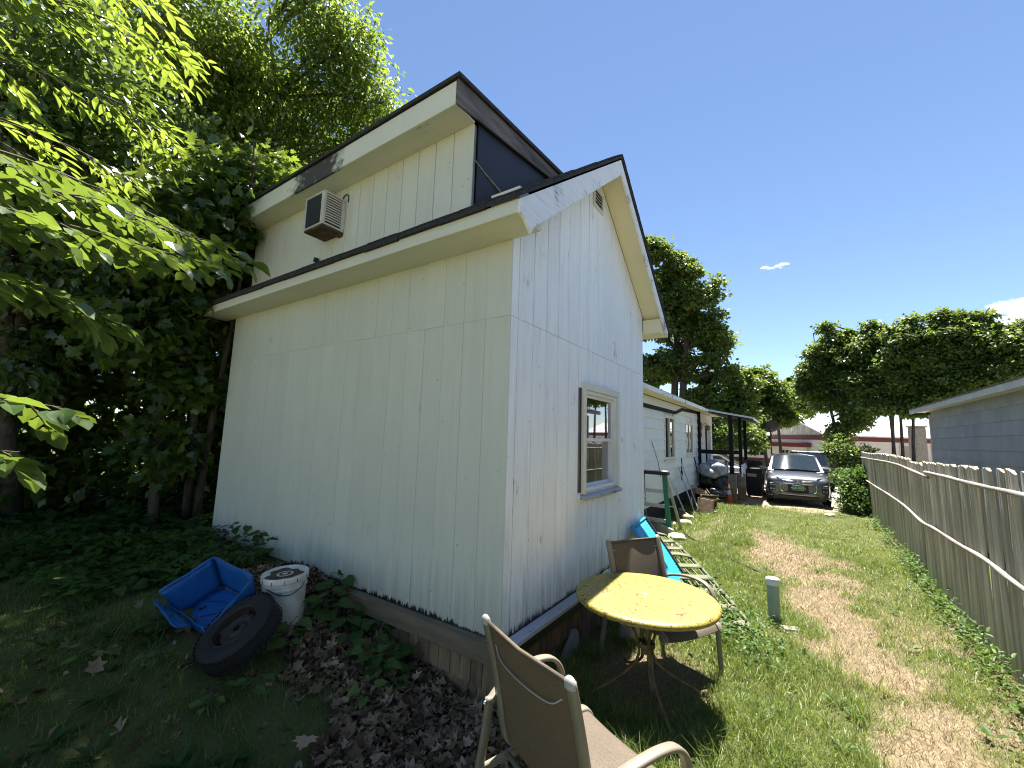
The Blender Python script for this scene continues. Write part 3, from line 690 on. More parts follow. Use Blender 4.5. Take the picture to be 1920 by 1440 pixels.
line = ramp(t, wv.outputs['Distance'], [(.02, (1, 1, 1)), (.07, (0, 0, 0))])
gate = ramp(t, noise(t, v, 7, 6, .7), [(.25, (0, 0, 0)), (.48, (1, 1, 1))])
lg = mixc(t, 1.0, line, gate, 'MULTIPLY')
c = mixc(t, lg, base, (.085, .038, .010))
scr = ramp(t, noise(t, v, 22, 9, .85, 1.2), [(.56, (0, 0, 0)), (.64, (.8, .8, .8))])
sg = ramp(t, noise(t, v, 3.2, 4, .6), [(.4, (0, 0, 0)), (.62, (1, 1, 1))])
c = mixc(t, mixc(t, 1.0, scr, sg, 'MULTIPLY'), c, (.13, .05, .012))
wsh = ramp(t, noise(t, v, 2.6, 3, .5), [(.58, (0, 0, 0)), (.75, (.55, .55, .55))])
c = mixc(t, wsh, c, (.32, .28, .17))
L(t, c, b.inputs['Base Color']); b.inputs['Roughness'].default_value = .5; bump(t, b, noise(t, v, 60, 4), .08, .003)
M['yellow'] = m
M['rusty_leg'] = mat('rusting yellow tube', (.20, .14, .05), (.08, .04, .018), rough=.65, scale=14, lo=.35, hi=.6)
TX, TY = .715, .675; TZ = .25; tg = g1(TX, TY)
tbl = thing('garden_table', 'round yellow metal garden table with rusty scratches beside the shed', 'table', (TX, TY, tg), .4)
H = TZ-tg; r = .462
mb = MB(); mb.lathe([(.0, H-.002), (.019, H-.002), (.0195, H), (r*.5, H+.001), (r-.035, H+.001), (r-.012, H-.003), (r-.002, H-.012), (r, H-.024), (r-.004, H-.036), (r-.012, H-.037), (r-.014, H-.018), (r-.04, H-.012), (.1, H-.012), (0, H-.012)], 72)
o = smooth_by_angle(mb.build('tabletop', M['yellow'], tbl), 50)
mb = MB(); mb.lathe([(0, .004), (.014, .004), (.018, .001), (.018, -.004)], 16, (0, 0, H)); mb.build('hole_plug', M['cap_grey'], tbl, smooth=True)
for k in range(4):
    a = k*math.pi/2+.25
    pts = [(.20, H-.014), (.165, H-.06), (.12, H-.14), (.07, H-.24), (.045, H-.32), (.045, H-.37), (.07, H-.43), (.14, H-.49), (.25, H-.555), (.36, H-.61), (.41, .03), (.425, -.005)]
    P = [Vector((q*math.cos(a), q*math.sin(a), z)) for q, z in pts]
    mb = MB(); mb.tube(P, .0095, 10); mb.build('leg', M['rusty_leg'], tbl, smooth=True)
mb = MB(); mb.lathe([(.055, H-.30), (.062, H-.305), (.062, H-.325), (.055, H-.33)], 20); mb.lathe([(.03, H-.30), (.03, H-.37)], 12); mb.build('leg_ring', M['rusty_leg'], tbl, smooth=True)
# sling chairs -----------------------------------------------------------
m, t, b = newmat('woven sling fabric')
tc = N(t, 'ShaderNodeTexCoord'); v = tc.outputs['Object']
w1 = N(t, 'ShaderNodeTexWave', wave_type='BANDS', bands_direction='X'); w1.inputs['Scale'].default_value = 95; L(t, v, w1.inputs['Vector'])
w2 = N(t, 'ShaderNodeTexWave', wave_type='BANDS', bands_direction='Z'); w2.inputs['Scale'].default_value = 95; L(t, v, w2.inputs['Vector'])
wm = N(t, 'ShaderNodeMath', operation='MULTIPLY'); L(t, w1.outputs['Fac'], wm.inputs[0]); L(t, w2.outputs['Fac'], wm.inputs[1])
nn = noise(t, v, 160, 2, .9)
c = mixc(t, wm.outputs[0], (.06, .045, .030), (.165, .125, .085)); c = mixc(t, ramp(t, nn, [(.35, (.0,)*3), (.75, (.8,)*3)]), c, (.20, .16, .11))
c = mixc(t, ramp(t, noise(t, v, 5, 4), [(.4, (0,)*3), (.75, (.5,)*3)]), c, (.10, .078, .055))
L(t, c, b.inputs['Base Color']); b.inputs['Roughness'].default_value = .75; bump(t, b, wm.outputs[0], .5, .002)
tr = N(t, 'ShaderNodeBsdfTranslucent'); tr.inputs[0].default_value = (.34, .25, .15, 1); mx = N(t, 'ShaderNodeMixShader'); mx.inputs[0].default_value = .15
out = [n for n in t.nodes if n.type == 'OUTPUT_MATERIAL'][0]
L(t, b.outputs[0], mx.inputs[1]); L(t, tr.outputs[0], mx.inputs[2]); L(t, mx.outputs[0], out.inputs[0])
M['sling'] = m
def curve(pts, n=8):
    out = []; P = [Vector(p) for p in pts]; k = len(P)
    for i in range(k-1):
        p0, p1, p2, p3 = P[max(i-1, 0)], P[i], P[i+1], P[min(i+2, k-1)]
        for j in range(n):
            s = j/n; out.append(.5*((2*p1)+(-p0+p2)*s+(2*p0-5*p1+4*p2-p3)*s*s+(-p0+3*p1-3*p2+p3)*s**3))
    out.append(P[-1]); return out
def flat_tube(path, wx, wy, side):
    """flattened oval extrusion following a path; side = direction of its wide face normal reference"""
    mb = MB(); P = path; n = 10; rows = []
    for i, p in enumerate(P):
        d = (P[min(i+1, len(P)-1)]-P[max(i-1, 0)]).normalized(); s = Vector(side); s = (s-d*s.dot(d)).normalized(); u = d.cross(s)
        rows.append([p+s*(wx/2*math.copysign(abs(math.cos(2*math.pi*j/n+.3))**.6, math.cos(2*math.pi*j/n+.3)))+u*(wy/2*math.copysign(abs(math.sin(2*math.pi*j/n+.3))**.6, math.sin(2*math.pi*j/n+.3))) for j in range(n)])
    mb.grid(rows, closed=True); mb.f += [tuple(range(n-1, -1, -1)), tuple(len(mb.v)-n+j for j in range(n))]; mb.mi += [0, 0]
    return mb
def patio_chair(label, loc, rz):
    ch = thing('patio_chair', label, 'chair', loc, rz, 'sling patio chairs around the yellow table')
    prof = curve([(0, -.285, .945), (0, -.245, .80), (0, -.205, .63), (0, -.185, .52), (0, -.15, .435), (0, -.06, .40), (0, .10, .405), (0, .22, .425), (0, .285, .42), (0, .315, .385)], 6)
    hw = .245
    for s in (-1, 1):
        path = [p+Vector((s*(hw+.012+.012*(p.z > .7)*(p.z-.7)), 0, 0)) for p in prof]
        o = flat_tube(path, .046, .026, (1, 0, 0)).build('side_rail', M['frame_tan'], ch, smooth=True)
        top = path[0]
        mb = MB(); mb.lathe([(.0, .014), (.012, .012), (.021, .004), (.024, -.006), (.024, -.02)], 12, top, Matrix.Diagonal((1.0, .62, 1)).to_3x3()); mb.build('end_cap', M['cap_grey'], o, smooth=True)
        # arm and front leg in one bent tube
        arm = curve([(s*.285, -.235, .60), (s*.305, -.16, .635), (s*.325, -.05, .66), (s*.335, .06, .665), (s*.337, .145, .645), (s*.337, .195, .59), (s*.335, .215, .50), (s*.33, .235, .30), (s*.325, .26, .0)], 7)
        flat_tube(arm, .042, .022, (1, 0, 0)).build('armrest', M['frame_tan'], ch, smooth=True)
        leg = curve([(s*.283, -.238, .615), (s*.292, -.245, .50), (s*.305, -.275, .28), (s*.315, -.31, .0)], 6)
        flat_tube(leg, .040, .024, (0, 1, 0)).build('rear_leg', M['frame_tan'], ch, smooth=True)
        mb = MB()
        for q in ((s*.283, -.262, .60), (s*.30, -.278, .34)): mb.lathe([(0, .008), (.006, .007), (.009, .002), (.009, -.004)], 10, q, rotm(math.pi/2, 0, 0))
        mb.build('bolt', M['chrome'], ch, smooth=True)
        mb = MB(); mb.bar((s*.300, -.27, .34), (s*.262, -.06, .385), .02, .03); mb.build('bracket', M['frame_tan'], ch, bevel=.004)
    # sling: back and seat in one cloth, hem pocket at the top with a scalloped seam
    rows = [[p+Vector((hw*q, .018*(1-q*q)*(-1 if p.z > .55 else 0), -.020*(1-q*q) if p.z < .5 else 0)) for q in np.linspace(-1, 1, 13)] for p in prof[1:]]
    mb = MB(); mb.grid(rows); sl = mb.build('sling', M['sling'], ch, smooth=True)
    md = sl.modifiers.new('thick', 'SOLIDIFY'); md.thickness = .004; md.offset = 0
    mb = MB(); mb.tube([p for p in ((-hw, prof[1].y, prof[1].z+.004), (0, prof[1].y-.018, prof[1].z+.002), (hw, prof[1].y, prof[1].z+.004))], .008, 8); mb.build('hem', M['sling'], sl, smooth=True)
    sea = curve([(-hw, -.262, .87), (-hw*.85, -.266, .862), (-hw*.6, -.276, .822), (0, -.284, .815), (hw*.6, -.276, .822), (hw*.85, -.266, .862), (hw, -.262, .87)], 5)
    mb = MB(); mb.tube(sea, .0028, 5); mb.build('seam', M['cap_grey'], sl, smooth=True)
    mb = MB(); mb.tube([(-hw, -.17, .40), (0, -.17, .39), (hw, -.17, .40)], .011, 8); mb.tube([(-hw, .24, .385), (0, .24, .375), (hw, .24, .385)], .011, 8); mb.build('stretcher', M['frame_tan'], ch, smooth=True)
    return ch
ca = (.838, -.648); patio_chair('tan sling patio chair turned away in the nearest foreground', (ca[0], ca[1], g1(*ca)-.005), -math.atan2(.374, .927))
cb = (.70, 1.10); cB = patio_chair('brown sling patio chair behind the yellow table against the shed wall', (cb[0], cb[1], g1(*cb)-.005), -math.atan2(.86, -.51)); cB.scale = (1, 1, .91)
# cleanout pipe
px_, py_ = 1.365, 2.66; pg = g1(px_, py_)
pipe = thing('drain_pipe', 'upright pale green pipe stub with white cap in the grass', 'pipe', (px_, py_, pg-.03))
mb = MB(); mb.lathe([(.052, 0), (.052, .395)], 28); mb.build('tube', M['pipe_green'], pipe, smooth=True)
mb = MB(); mb.lathe([(.058, .375), (.060, .38), (.060, .425), (.055, .436), (.0, .438)], 28); smooth_by_angle(mb.build('cap', M['cap_white'], pipe), 40)
tag(mbo := MB().mm(-.10, .10, -.06, .06, -.02, .03).build('flat_stone', M['stone'], None, bevel=.02, segs=2, loc=(1.50, 2.52, g1(1.5, 2.52)+.0), rot=(0.05, .08, .6)), 'flat grey stone at the foot of the green pipe', 'stone')
# bright blue panel behind the brown chair
A = Vector((.07, 2.38, .31)); B = Vector((.045, 2.93, .33)); Cc = Vector((.53, 2.80, -.30)); Dd = Vector((.60, 2.22, -.32))
bp = thing('blue_panel', 'bright blue plastic panel with black toothed edge leaning on the shed wall', 'panel', (.3, 2.5, g1(.3, 2.5)))
def loc_(p, o): return Vector(p)-o.location
X1 = (Dd-A); Y1 = (B-A); nrm = Y1.cross(X1).normalized()
if nrm.x < 0: nrm = -nrm
def pp(u, w_, h=0): return A+X1*u+Y1*w_+nrm*h-bp.location
mb = MB(); rows = []
for u in np.linspace(0, 1, 10): rows.append([pp(u, w_, .012*math.sin(math.pi*u)) for w_ in np.linspace(0, 1, 6)])
mb.grid(rows); o = mb.build('sheet', M['cyan_plastic'], bp, smooth=True); o.modifiers.new('s', 'SOLIDIFY').thickness = .012
mb = MB(); mb.tube([pp(.0, 0, .015), pp(0, 1, .015)], .016, 8); mb.tube([pp(0, 0, .015), pp(1, 0, .015)], .014, 8); mb.tube([pp(.33, .04, .012), pp(.33, .96, .012)], .005, 6); mb.tube([pp(1, 0, .015), pp(1, 1, .015)], .018, 8); mb.build('rim', M['cyan_plastic'], bp, smooth=True)
mb = MB(); mb.tube([pp(-.02, 1.02, .03), pp(.97, 1.02, .03)], .013, 8); mb.tube([pp(-.02, 1.12, .0), pp(.97, 1.10, .0)], .011, 8)
for i in range(26): u = i/26+.01; mb.bar(pp(u, .965, .018), pp(u+.01, 1.09, .018), .016, .012)
mb.build('toothed_edge', M['black_plastic'], bp, bevel=.002)
# slatted plastic lounger lying in the weeds
CH0 = Vector((.02, 4.05, -.06)); CH1 = Vector((1.22, 2.22, -.36)); dirv = (CH1-CH0); ln = dirv.length; dirn = dirv.normalized(); sdn = Vector((-dirn.y, dirn.x, 0)).normalized()*-1
lou = thing('sun_lounger', 'slatted olive plastic sun lounger sunk in the weeds beside the pipe', 'sun lounger', (.75, 2.95, g1(.75, 2.95)))
def lp(u, s, h=0):
    z = .10*math.sin(u*math.pi)*.6
    return CH0+dirv*u+sdn*s+Vector((0, 0, z+h))-lou.location
LW = .40
for s in (0, LW):
    mb = MB(); mb.tube([lp(u, s, -.012) for u in np.linspace(0, 1, 12)], .017, 8, flat=1.4); mb.build('side_rail', M['chaise'], lou, smooth=True)
for k, u in enumerate((0.02, .15, .28, .40, .52, .64, .76, .88, .985)):
    hgt = .03 if k in (0, 3) else .0
    mb = MB(); w_ = .048
    P = [[lp(u-w_/ln, s, .004+hgt*math.sin(math.pi*s/LW)), lp(u+w_/ln, s, .004+hgt*math.sin(math.pi*s/LW))] for s in np.linspace(0, LW, 7)]
    mb.grid(P); o = mb.build('cross_band', M['chaise'], lou, smooth=True); o.modifiers.new('s', 'SOLIDIFY').thickness = .010
us = (0.02, .15, .28, .40, .52, .64, .76, .88, .985)
for k in range(8):
    for j in range(5):
        s = .05+j*(LW-.10)/4; a, c = lp(us[k]+.008, s, -.0), lp(us[k+1]-.008, s, -.0)
        mb = MB(); mb.bar(a, c, .011, .010); mb.build('slat', M['chaise'], lou)
for u, s in ((.1, .02), (.1, LW-.02), (.62, .02), (.62, LW-.02), (.93, .02), (.93, LW-.02)):
    q = lp(u, s); mb = MB(); gq = g1(q.x+lou.location.x, q.y+lou.location.y)-lou.location.z
    if q.z-gq > .06: mb.tube([q, (q.x, q.y, gq-.02)], .018, 8); mb.build('leg', M['chaise'], lou, smooth=True)
# stones and slab in the shade under the table
def rock(label, loc, size, mt, rot=(0, 0, 0), seed=1, cat='stone', name='stone'):
    bm = bmesh.new(); bmesh.ops.create_icosphere(bm, subdivisions=3, radius=1); r2 = random.Random(seed); off = [r2.uniform(0, 9) for _ in range(3)]
    from mathutils import noise as mn
    for v_ in bm.verts:
        n_ = mn.noise(v_.co*1.3+Vector(off))*.32+mn.noise(v_.co*3.2+Vector(off))*.12; v_.co *= 1+n_
        v_.co = Vector((v_.co.x*size[0], v_.co.y*size[1], v_.co.z*size[2]))
    me = bpy.data.meshes.new(name); bm.to_mesh(me); bm.free(); me.materials.append(mt); me.shade_smooth()
    o = bpy.data.objects.new(name, me); COL.objects.link(o); o.location = loc; o.rotation_euler = rot
    return tag(o, label, cat)
rock('pale cracked stone in the shade behind the table leg', (.36, 1.42, g1(.36, 1.42)+.10), (.085, .085, .16), M['stone'], seed=3)
mb = MB(); mb.prism([(0, -.24, 0), (0, .20, 0), (0, .20, .17), (0, .14, .20)], (.035, 0, 0)); tag(mb.build('stone_slab', M['slab'], None, bevel=.008, loc=(.075, .80, g1(.1, .9)-.02), rot=(0, -.18, 0)), 'grey slab leaning on the shingled skirt under the table', 'slab')
# bucket ------------------------------------------------------------------
bx, by = -1.585, -.51; bgz = g1(bx, by)
bk = thing('bucket', 'dirty white plastic bucket with lid beside the tyre', 'bucket', (bx, by, bgz-.015), .55)
bk.rotation_euler = (.05, -.04, .55)
mb = MB(); mb.lathe([(0, .0), (.125, .0), (.130, .006), (.142, .28), (.150, .285), (.151, .296), (.145, .300), (.146, .318), (.153, .322), (.153, .332), (.147, .335), (.148, .36)], 40); smooth_by_angle(mb.build('body', M['bucket_white'], bk), 50)
mb = MB(); mb.lathe([(.150, .338), (.160, .340), (.161, .372), (.156, .380), (.146, .379), (.140, .366), (.10, .364), (.085, .366), (.080, .362), (.05, .362), (.045, .366), (.03, .366), (.0, .364)], 40); lid = smooth_by_angle(mb.build('lid', M['bucket_white'], bk), 50)
for k in range(12):
    a = k*math.tau/12; mb = MB(); mb.box((.1612*math.cos(a), .1612*math.sin(a), .352), (.003, .004, .024), rotm(0, 0, a)); mb.build('tab', M['ink'], lid)
bm_ = MB(); pts = []
for k in range(40):
    a = math.tau*k/40; rr = .118+.016*math.sin(3*a+1)+.012*math.sin(7*a); pts.append((rr*math.cos(a)-.008, rr*math.sin(a), .3675))
bm_.v = pts; bm_.f = [tuple(range(40))]; bm_.mi = [0]; dm = bm_.build('dirt', M['bucket_dirt'], lid)
bm_ = MB(); bm_.lathe([(.042, .3685), (.05, .369), (.056, .3685)], 28); bm_.lathe([(.0, .369), (.02, .369)], 18); bm_.build('lid_ring', M['bucket_white'], lid)
mb = MB(); mb.tube(curve([(.146*math.cos(a), .146*math.sin(a), z) for a, z in ((-1.9, .31), (-1.55, .295), (-1.2, .27), (-.8, .262), (-.35, .285), (-.1, .31))], 4), .003, 6); bpy_h = mb.build('handle', M['black_metal'], bk, smooth=True)
bpy_h.scale = (1.05, 1.05, 1)
# printed caution panel (outline box, lines and a round pictogram) wrapped on the side
lab = MB(); ac_ = -1.12
def on_b(u, z, e=.0012):
    rr = .130+(.142-.130)*z/.28+e; z += .045; a = ac_+u/rr; return (rr*math.cos(a), rr*math.sin(a), z)
def strip(u0, z0, u1, z1, wd):
    d = Vector((u1-u0, z1-z0)); l = d.length; d.normalize(); nx_, nz_ = -d.y*wd/2, d.x*wd/2; k = max(1, int(l/.012)); rows = []
    for i in range(k+1):
        s = i/k; rows.append([on_b(u0+(u1-u0)*s+nx_, z0+(z1-z0)*s+nz_), on_b(u0+(u1-u0)*s-nx_, z0+(z1-z0)*s-nz_)])
    lab.grid(rows)
for q in ((-.035, .05, .035, .05), (-.035, .175, .035, .175), (-.035, .05, -.035, .175), (.035, .05, .035, .175), (-.035, .145, .035, .145), (-.024, .158, .024, .158), (-.024, .165, .018, .165), (-.02, .075, .02, .118)): strip(*q, .0022)
for k in range(24):
    a, a2 = math.tau*k/24, math.tau*(k+1)/24; strip(.029*math.cos(a), .098+.029*math.sin(a), .029*math.cos(a2), .098+.029*math.sin(a2), .004)
for q in ((-.012, .085, -.004, .112), (-.004, .112, .008, .108), (.0, .10, .012, .086), (-.014, .1, .002, .1)): strip(*q, .005)
lab.build('printed_label', M['ink'], bk)
# tyre ---------------------------------------------------------------------
nrm = Vector((.02, -.58, .80)).normalized(); RT = .36
TS = .67
q = nrm.to_track_quat('Z', 'Y')
tcx, tcy = -1.44, -.88; tcz = g1(tcx, tcy-.1)+.175
tyr = thing('car_tyre', 'worn black tyre on a black steel wheel leaning on the blue tub', 'tyre', (tcx, tcy, tcz)); tyr.rotation_mode = 'QUATERNION'; tyr.rotation_quaternion = q; tyr.scale = (TS, TS, TS)
hwid = .10
mb = MB(); mb.lathe([(.205, hwid*.82), (.215, hwid*.95), (.235, hwid*1.02), (.29, hwid*1.08), (.325, hwid*.98), (.345, hwid*.8), (.352, hwid*.72), (.36, hwid*.4), (.361, 0), (.36, -hwid*.4), (.352, -hwid*.72), (.345, -hwid*.8), (.325, -hwid*.98), (.29, -hwid*1.08), (.235, -hwid), (.205, -hwid*.8)], 64); ty = smooth_by_angle(mb.build('tread', M['rubber'], tyr), 35)
for k in range(48):
    a = k*math.tau/48
    for zz in (-.072, -.024, .024, .072):
        mb = MB()
        if k % 1 == 0 and zz in (-.072, .072):
            mb.box((.361*math.cos(a), .361*math.sin(a), zz), (.005, .030, .034), rotm(.25*(1 if zz > 0 else -1), 0, a)); mb.build('tread_block', M['rubber'], ty)
mb = MB(); mb.lathe([(.212, hwid*.9), (.205, hwid*.96), (.198, hwid*.9), (.190, hwid*.4), (.185, -.0), (.175, .025), (.15, .045), (.13, .05), (.10, .035), (.085, .03), (.075, .045), (.06, .052), (.034, .052), (.032, -.03)], 40); wl = smooth_by_angle(mb.build('rim', M['wheel_steel'], tyr), 40)
for k in range(4):
    a = k*math.tau/4+.5; mb = MB(); mb.lathe([(0, .0), (.022, .0), (.026, .003)], 14, (.148*math.cos(a), .148*math.sin(a), .0475), Matrix.Diagonal((1, 1.5, 1)).to_3x3()); mb.build('vent_hole', M['black_hole'], wl)
for k in range(5):
    a = k*math.tau/5; mb = MB(); mb.disc((.055*math.cos(a), .055*math.sin(a), .0535), .008, n=10); mb.build('bolt_hole', M['black_hole'], wl)
mb = MB(); mb.lathe([(.0, -.02), (.034, -.02)], 16); mb.build('hub_hole', M['black_hole'], wl)
# blue tub -----------------------------------------------------------------
tub = thing('storage_tub', 'cracked blue plastic tub lying on its side behind the tyre, full of leaves', 'tub', (-1.90, -.83, -.02))
tub.rotation_euler = (.46, .06, .06); tub.scale = (.9, .9, .9)
# local: x long, y depth (open face is +z), walls
Lx, Ly, Dz = .31, .20, .25
def wall_grid(p00, p01, p10, p11, nu=8, nv=6, wob=.006):
    mb = MB(); rows = []
    for i in range(nu+1):
        u = i/nu; r_ = []
        for j in range(nv+1):
            w_ = j/nv; p = Vector(p00)*(1-u)*(1-w_)+Vector(p01)*(1-u)*w_+Vector(p10)*u*(1-w_)+Vector(p11)*u*w_
            r_.append(p+Vector((rnd.uniform(-wob, wob), rnd.uniform(-wob, wob), rnd.uniform(-wob, wob))))
        rows.append(r_)
    mb.grid(rows); return mb
bi = .86
def tubw(name, a, b_2, c_2, d_2):
    o = wall_grid(a, b_2, c_2, d_2).build(name, M['blue_plastic'], tub, smooth=True); o.modifiers.new('s', 'SOLIDIFY').thickness = .007; return o
lo = [(-Lx*bi, -Ly*bi, 0), (Lx*bi, -Ly*bi, 0), (Lx*bi, Ly*bi, 0), (-Lx*bi, Ly*bi, 0)]; hi = [(-Lx, -Ly, Dz), (Lx, -Ly, Dz), (Lx, Ly, Dz), (-Lx, Ly, Dz)]
tubw('base', lo[0], lo[1], lo[3], lo[2])
tubw('side', lo[3], hi[3], lo[2], hi[2]); tubw('side', lo[0], hi[0], lo[3], hi[3]); tubw('side', lo[1], (Lx*.93, -Ly*.9, Dz*.38), lo[2], hi[2])
tubw('side', lo[0], (-Lx*.95, -Ly*.93, Dz*.55), lo[1], (Lx*.93, -Ly*.9, Dz*.38))
# broken-off flap of the near wall, hanging outward
o = tubw('broken_flap', (-Lx*.97, -Ly-.005, Dz*.55), (-Lx*.98, -Ly-.05, Dz*.98), (Lx*.5, -Ly-.01, Dz*.42), (Lx*.55, -Ly-.10, Dz*.80))
mb = MB()
for a, c_ in ((hi[3], hi[2]), (hi[0], hi[3])):
    mb.tube([Vector(a).lerp(Vector(c_), s)+Vector((0, 0, .004*math.sin(9*s))) for s in np.linspace(0, 1, 7)], .013, 8)
mb.build('rim', M['blue_plastic'], tub, smooth=True)
mb = MB()
for pth in ([(-.12, Ly*.905, .06), (-.10, Ly*.93, .13), (-.13, Ly*.955, .2), (-.11, Ly*.98, .27)], [(-.05, -.10, .006), (.05, -.02, .006), (.16, .03, .006), (.24, .10, .006)], [(-.2, .0, .006), (-.06, .06, .006), (.08, .08, .006)], [(.05, -.02, .006), (.06, .08, .006)]):
    mb.tube(pth, .0028, 5)
mb.build('crack', M['ink'], tub)
# ================================================================ WHITE HOUSE
HX = -1.0; HY0, HY1 = 4.2, 15.4; HG = -.5
hou = thing('house', 'long low white boarded house with black trim and porch beyond the shed', 'house', (HX, 9, HG))
def hl(p): return Vector(p)-hou.location
class HB(MB):
    def build(s, *a, **k):
        s.v = [tuple(Vector(p)-Vector(hou.location)) for p in s.v]; return MB.build(s, *a, **k)
WINS = [(8.15, 9.20, .80, 1.90), (10.60, 11.62, .87, 1.83)]
mb = HB(); mb.mm(HX-4, HX-.03, HY0, HY1, HG-.1, 2.24); hw_ = mb.build('wall', M['house_white'], hou)
zc = -.12; k = 0; bh = .235
while zc < 2.2:
    segs = [(HY0, HY1)]
    for (a, c_, z0, z1) in WINS+[(12.55, 15.4, -9, 9)]:
        if zc+bh > z0+.02 and zc < z1-.02:
            segs = [s2 for s1 in segs for s2 in ((s1[0], min(s1[1], a)), (max(s1[0], c_), s1[1])) if s2[1]-s2[0] > .02]
    for a, c_ in segs:
        mb = HB(); mb.prism([(HX-.03, a, zc+bh+.01), (HX+.002, a, zc+bh+.01), (HX+.032, a, zc), (HX-.03, a, zc)], (0, c_-a-.002, 0)); mb.build('clapboard', M['house_white'], hw_)
    zc += bh; k += 1
mb = HB(); mb.mm(HX-.03, HX+.018, 12.56, HY1, -.0, 2.24); mb.build('porch_wall', M['house_white'], hou)
mb = HB(); mb.mm(HX-3.9, HX-.04, HY0+.1, HY1-.1, HG-.15, HG+.2); mb.mm(HX-.04, HX-.005, HY0, HY1, HG-.15, -.1); mb.build('footing', M['black_hole'], hou)
def house_window(a, c_, z0, z1):
    f = HB(); fw_ = .07
    for q in ((a, a+fw_, z0, z1), (c_-fw_, c_, z0, z1), (a+fw_, c_-fw_, z0, z0+fw_), (a+fw_, c_-fw_, z1-fw_, z1)): f.mm(HX-.03, HX+.035, *q)
    f.mm(HX-.02, HX+.028, (a+c_)/2-.03, (a+c_)/2+.03, z0+fw_, z1-fw_)
    wo_ = f.build('window', M['trim_white'], hou, bevel=.004)
    for s in (0, 1):
        y0 = a+fw_ if s == 0 else (a+c_)/2+.03; y1 = (a+c_)/2-.03 if s == 0 else c_-fw_
        p = HB(); p.mm(HX-.006, HX-.0, y0, y1, z0+fw_, z1-fw_); p.build('pane', M['dark_glass'], wo_)
        p = HB(); p.mm(HX-.001, HX+.004, y0+.25, y0+.36, z0+.45, z1-fw_-.02)
    s_ = HB(); s_.mm(HX-.02, HX+.06, a-.03, c_+.03, z0-.05, z0-.001); s_.build('sill', M['trim_white'], wo_, bevel=.004)
for q in WINS: house_window(*q)
# black trim band with its step
mb = HB(); P = [(HY0, 2.00), (9.3, 2.02), (10.15, 2.165), (12.50, 2.215)]
for (a, za), (c_, zc) in zip(P[:-1], P[1:]): mb.prism([(HX+.022, a, za-.05), (HX+.022, c_, zc-.05), (HX+.022, c_, zc+.04), (HX+.022, a, za+.04)], (.012, 0, 0))
mb.build('trim_band', M['black_wood'], hou)
# roof: low pitch, soffit, peeling fascia
mb = HB(); mb.prism([(HX+.34, HY0-.2, 2.34), (HX-2, HY0-.2, 2.62), (HX-4.3, HY0-.2, 2.34), (HX-4.3, HY0-.2, 2.28), (HX+.34, HY0-.2, 2.28)], (0, HY1-HY0+.4, 0)); mb.build('roof', M['shingle_edge'], hou)
mb = HB(); mb.mm(HX+.33, HX+.352, HY0-.2, HY1+.2, 2.235, 2.325); mb.build('fascia', M['peel_white'], hou)
mb = HB(); mb.mm(HX+.021, HX+.329, HY0-.2, HY1+.2, 2.25, 2.264); mb.build('soffit', M['soffit_cream'], hou)
# porch
mb = HB(); y0, y1 = 12.45, 15.3
mb.prism([(HX+.02, y0, 2.30), (.60, y0, 1.985), (.60, y0, 2.03), (HX+.02, y0, 2.345)], (0, y1-y0, 0)); pr = mb.build('porch_roof', M['black_wood'], hou)
mb = HB(); mb.prism([(HX+.3, y0-.015, 2.275), (.615, y0-.015, 2.01), (.615, y0-.015, 2.065), (HX+.3, y0-.015, 2.33)], (0, .013, 0)); mb.prism([(.602, y0, 1.99), (.625, y0, 1.99), (.625, y0, 2.055), (.602, y0, 2.055)], (0, y1-y0, 0)); mb.build('roof_edge', M['steel_roof'], pr)
for xx, yy, w_ in ((HX+.06, 12.48, .09), (-.02, 12.50, .12), (.17, 13.2, .10), (.15, 15.2, .10)):
    mb = HB(); zt = 2.30-(xx-HX-.02)*.193; mb.mm(xx-w_/2, xx+w_/2, yy-w_/2, yy+w_/2, .30 if xx > -.5 else HG+.1, zt-.01); mb.build('post', M['black_wood'], hou, bevel=.006)
mb = HB(); mb.mm(HX+.07, -.08, 12.45, 12.53, .89, 1.02); mb.mm(-.02, .14, 12.9, 12.98, .90, 1.02); mb.build('handrail', M['black_wood'], hou, bevel=.006)
for i in range(5):
    xx = -.62+i*.115; mb = HB(); mb.lathe([(.022, 0), (.028, .05), (.018, .10), (.03, .2), (.036, .26), (.02, .32), (.026, .38), (.0, .39)], 10, (xx, 12.62, .25)); mb.build('baluster', M['house_white'], hou, smooth=True)
for i in range(7):
    yy = 12.9+i*.3; mb = HB(); mb.lathe([(.022, 0), (.028, .05), (.018, .10), (.03, .2), (.036, .26), (.02, .32), (.026, .38), (.0, .39)], 10, (.22, yy, .20)); mb.build('baluster', M['house_white'], hou, smooth=True)
mb = HB(); mb.mm(HX+.02, .14, 12.56, 15.2, .12, .2); mb.build('porch_deck', M['bare_grey'], hou)
# masonry piers under the posts: each block its own piece
for (xx, yy, zb) in ((-.02, 12.5, -.56), (.17, 13.2, -.56)):
    for k in range(4):
        mb = HB(); z0 = zb+k*.212; zz = min(z0+.208, .30); mb.mm(xx-.11-rnd.uniform(0, .01), xx+.11+rnd.uniform(0, .01), yy-.11, yy+.11, z0, zz); mb.build('pier_block', M['concrete'] if k > 1 else M['cedar'], hou, bevel=.006)
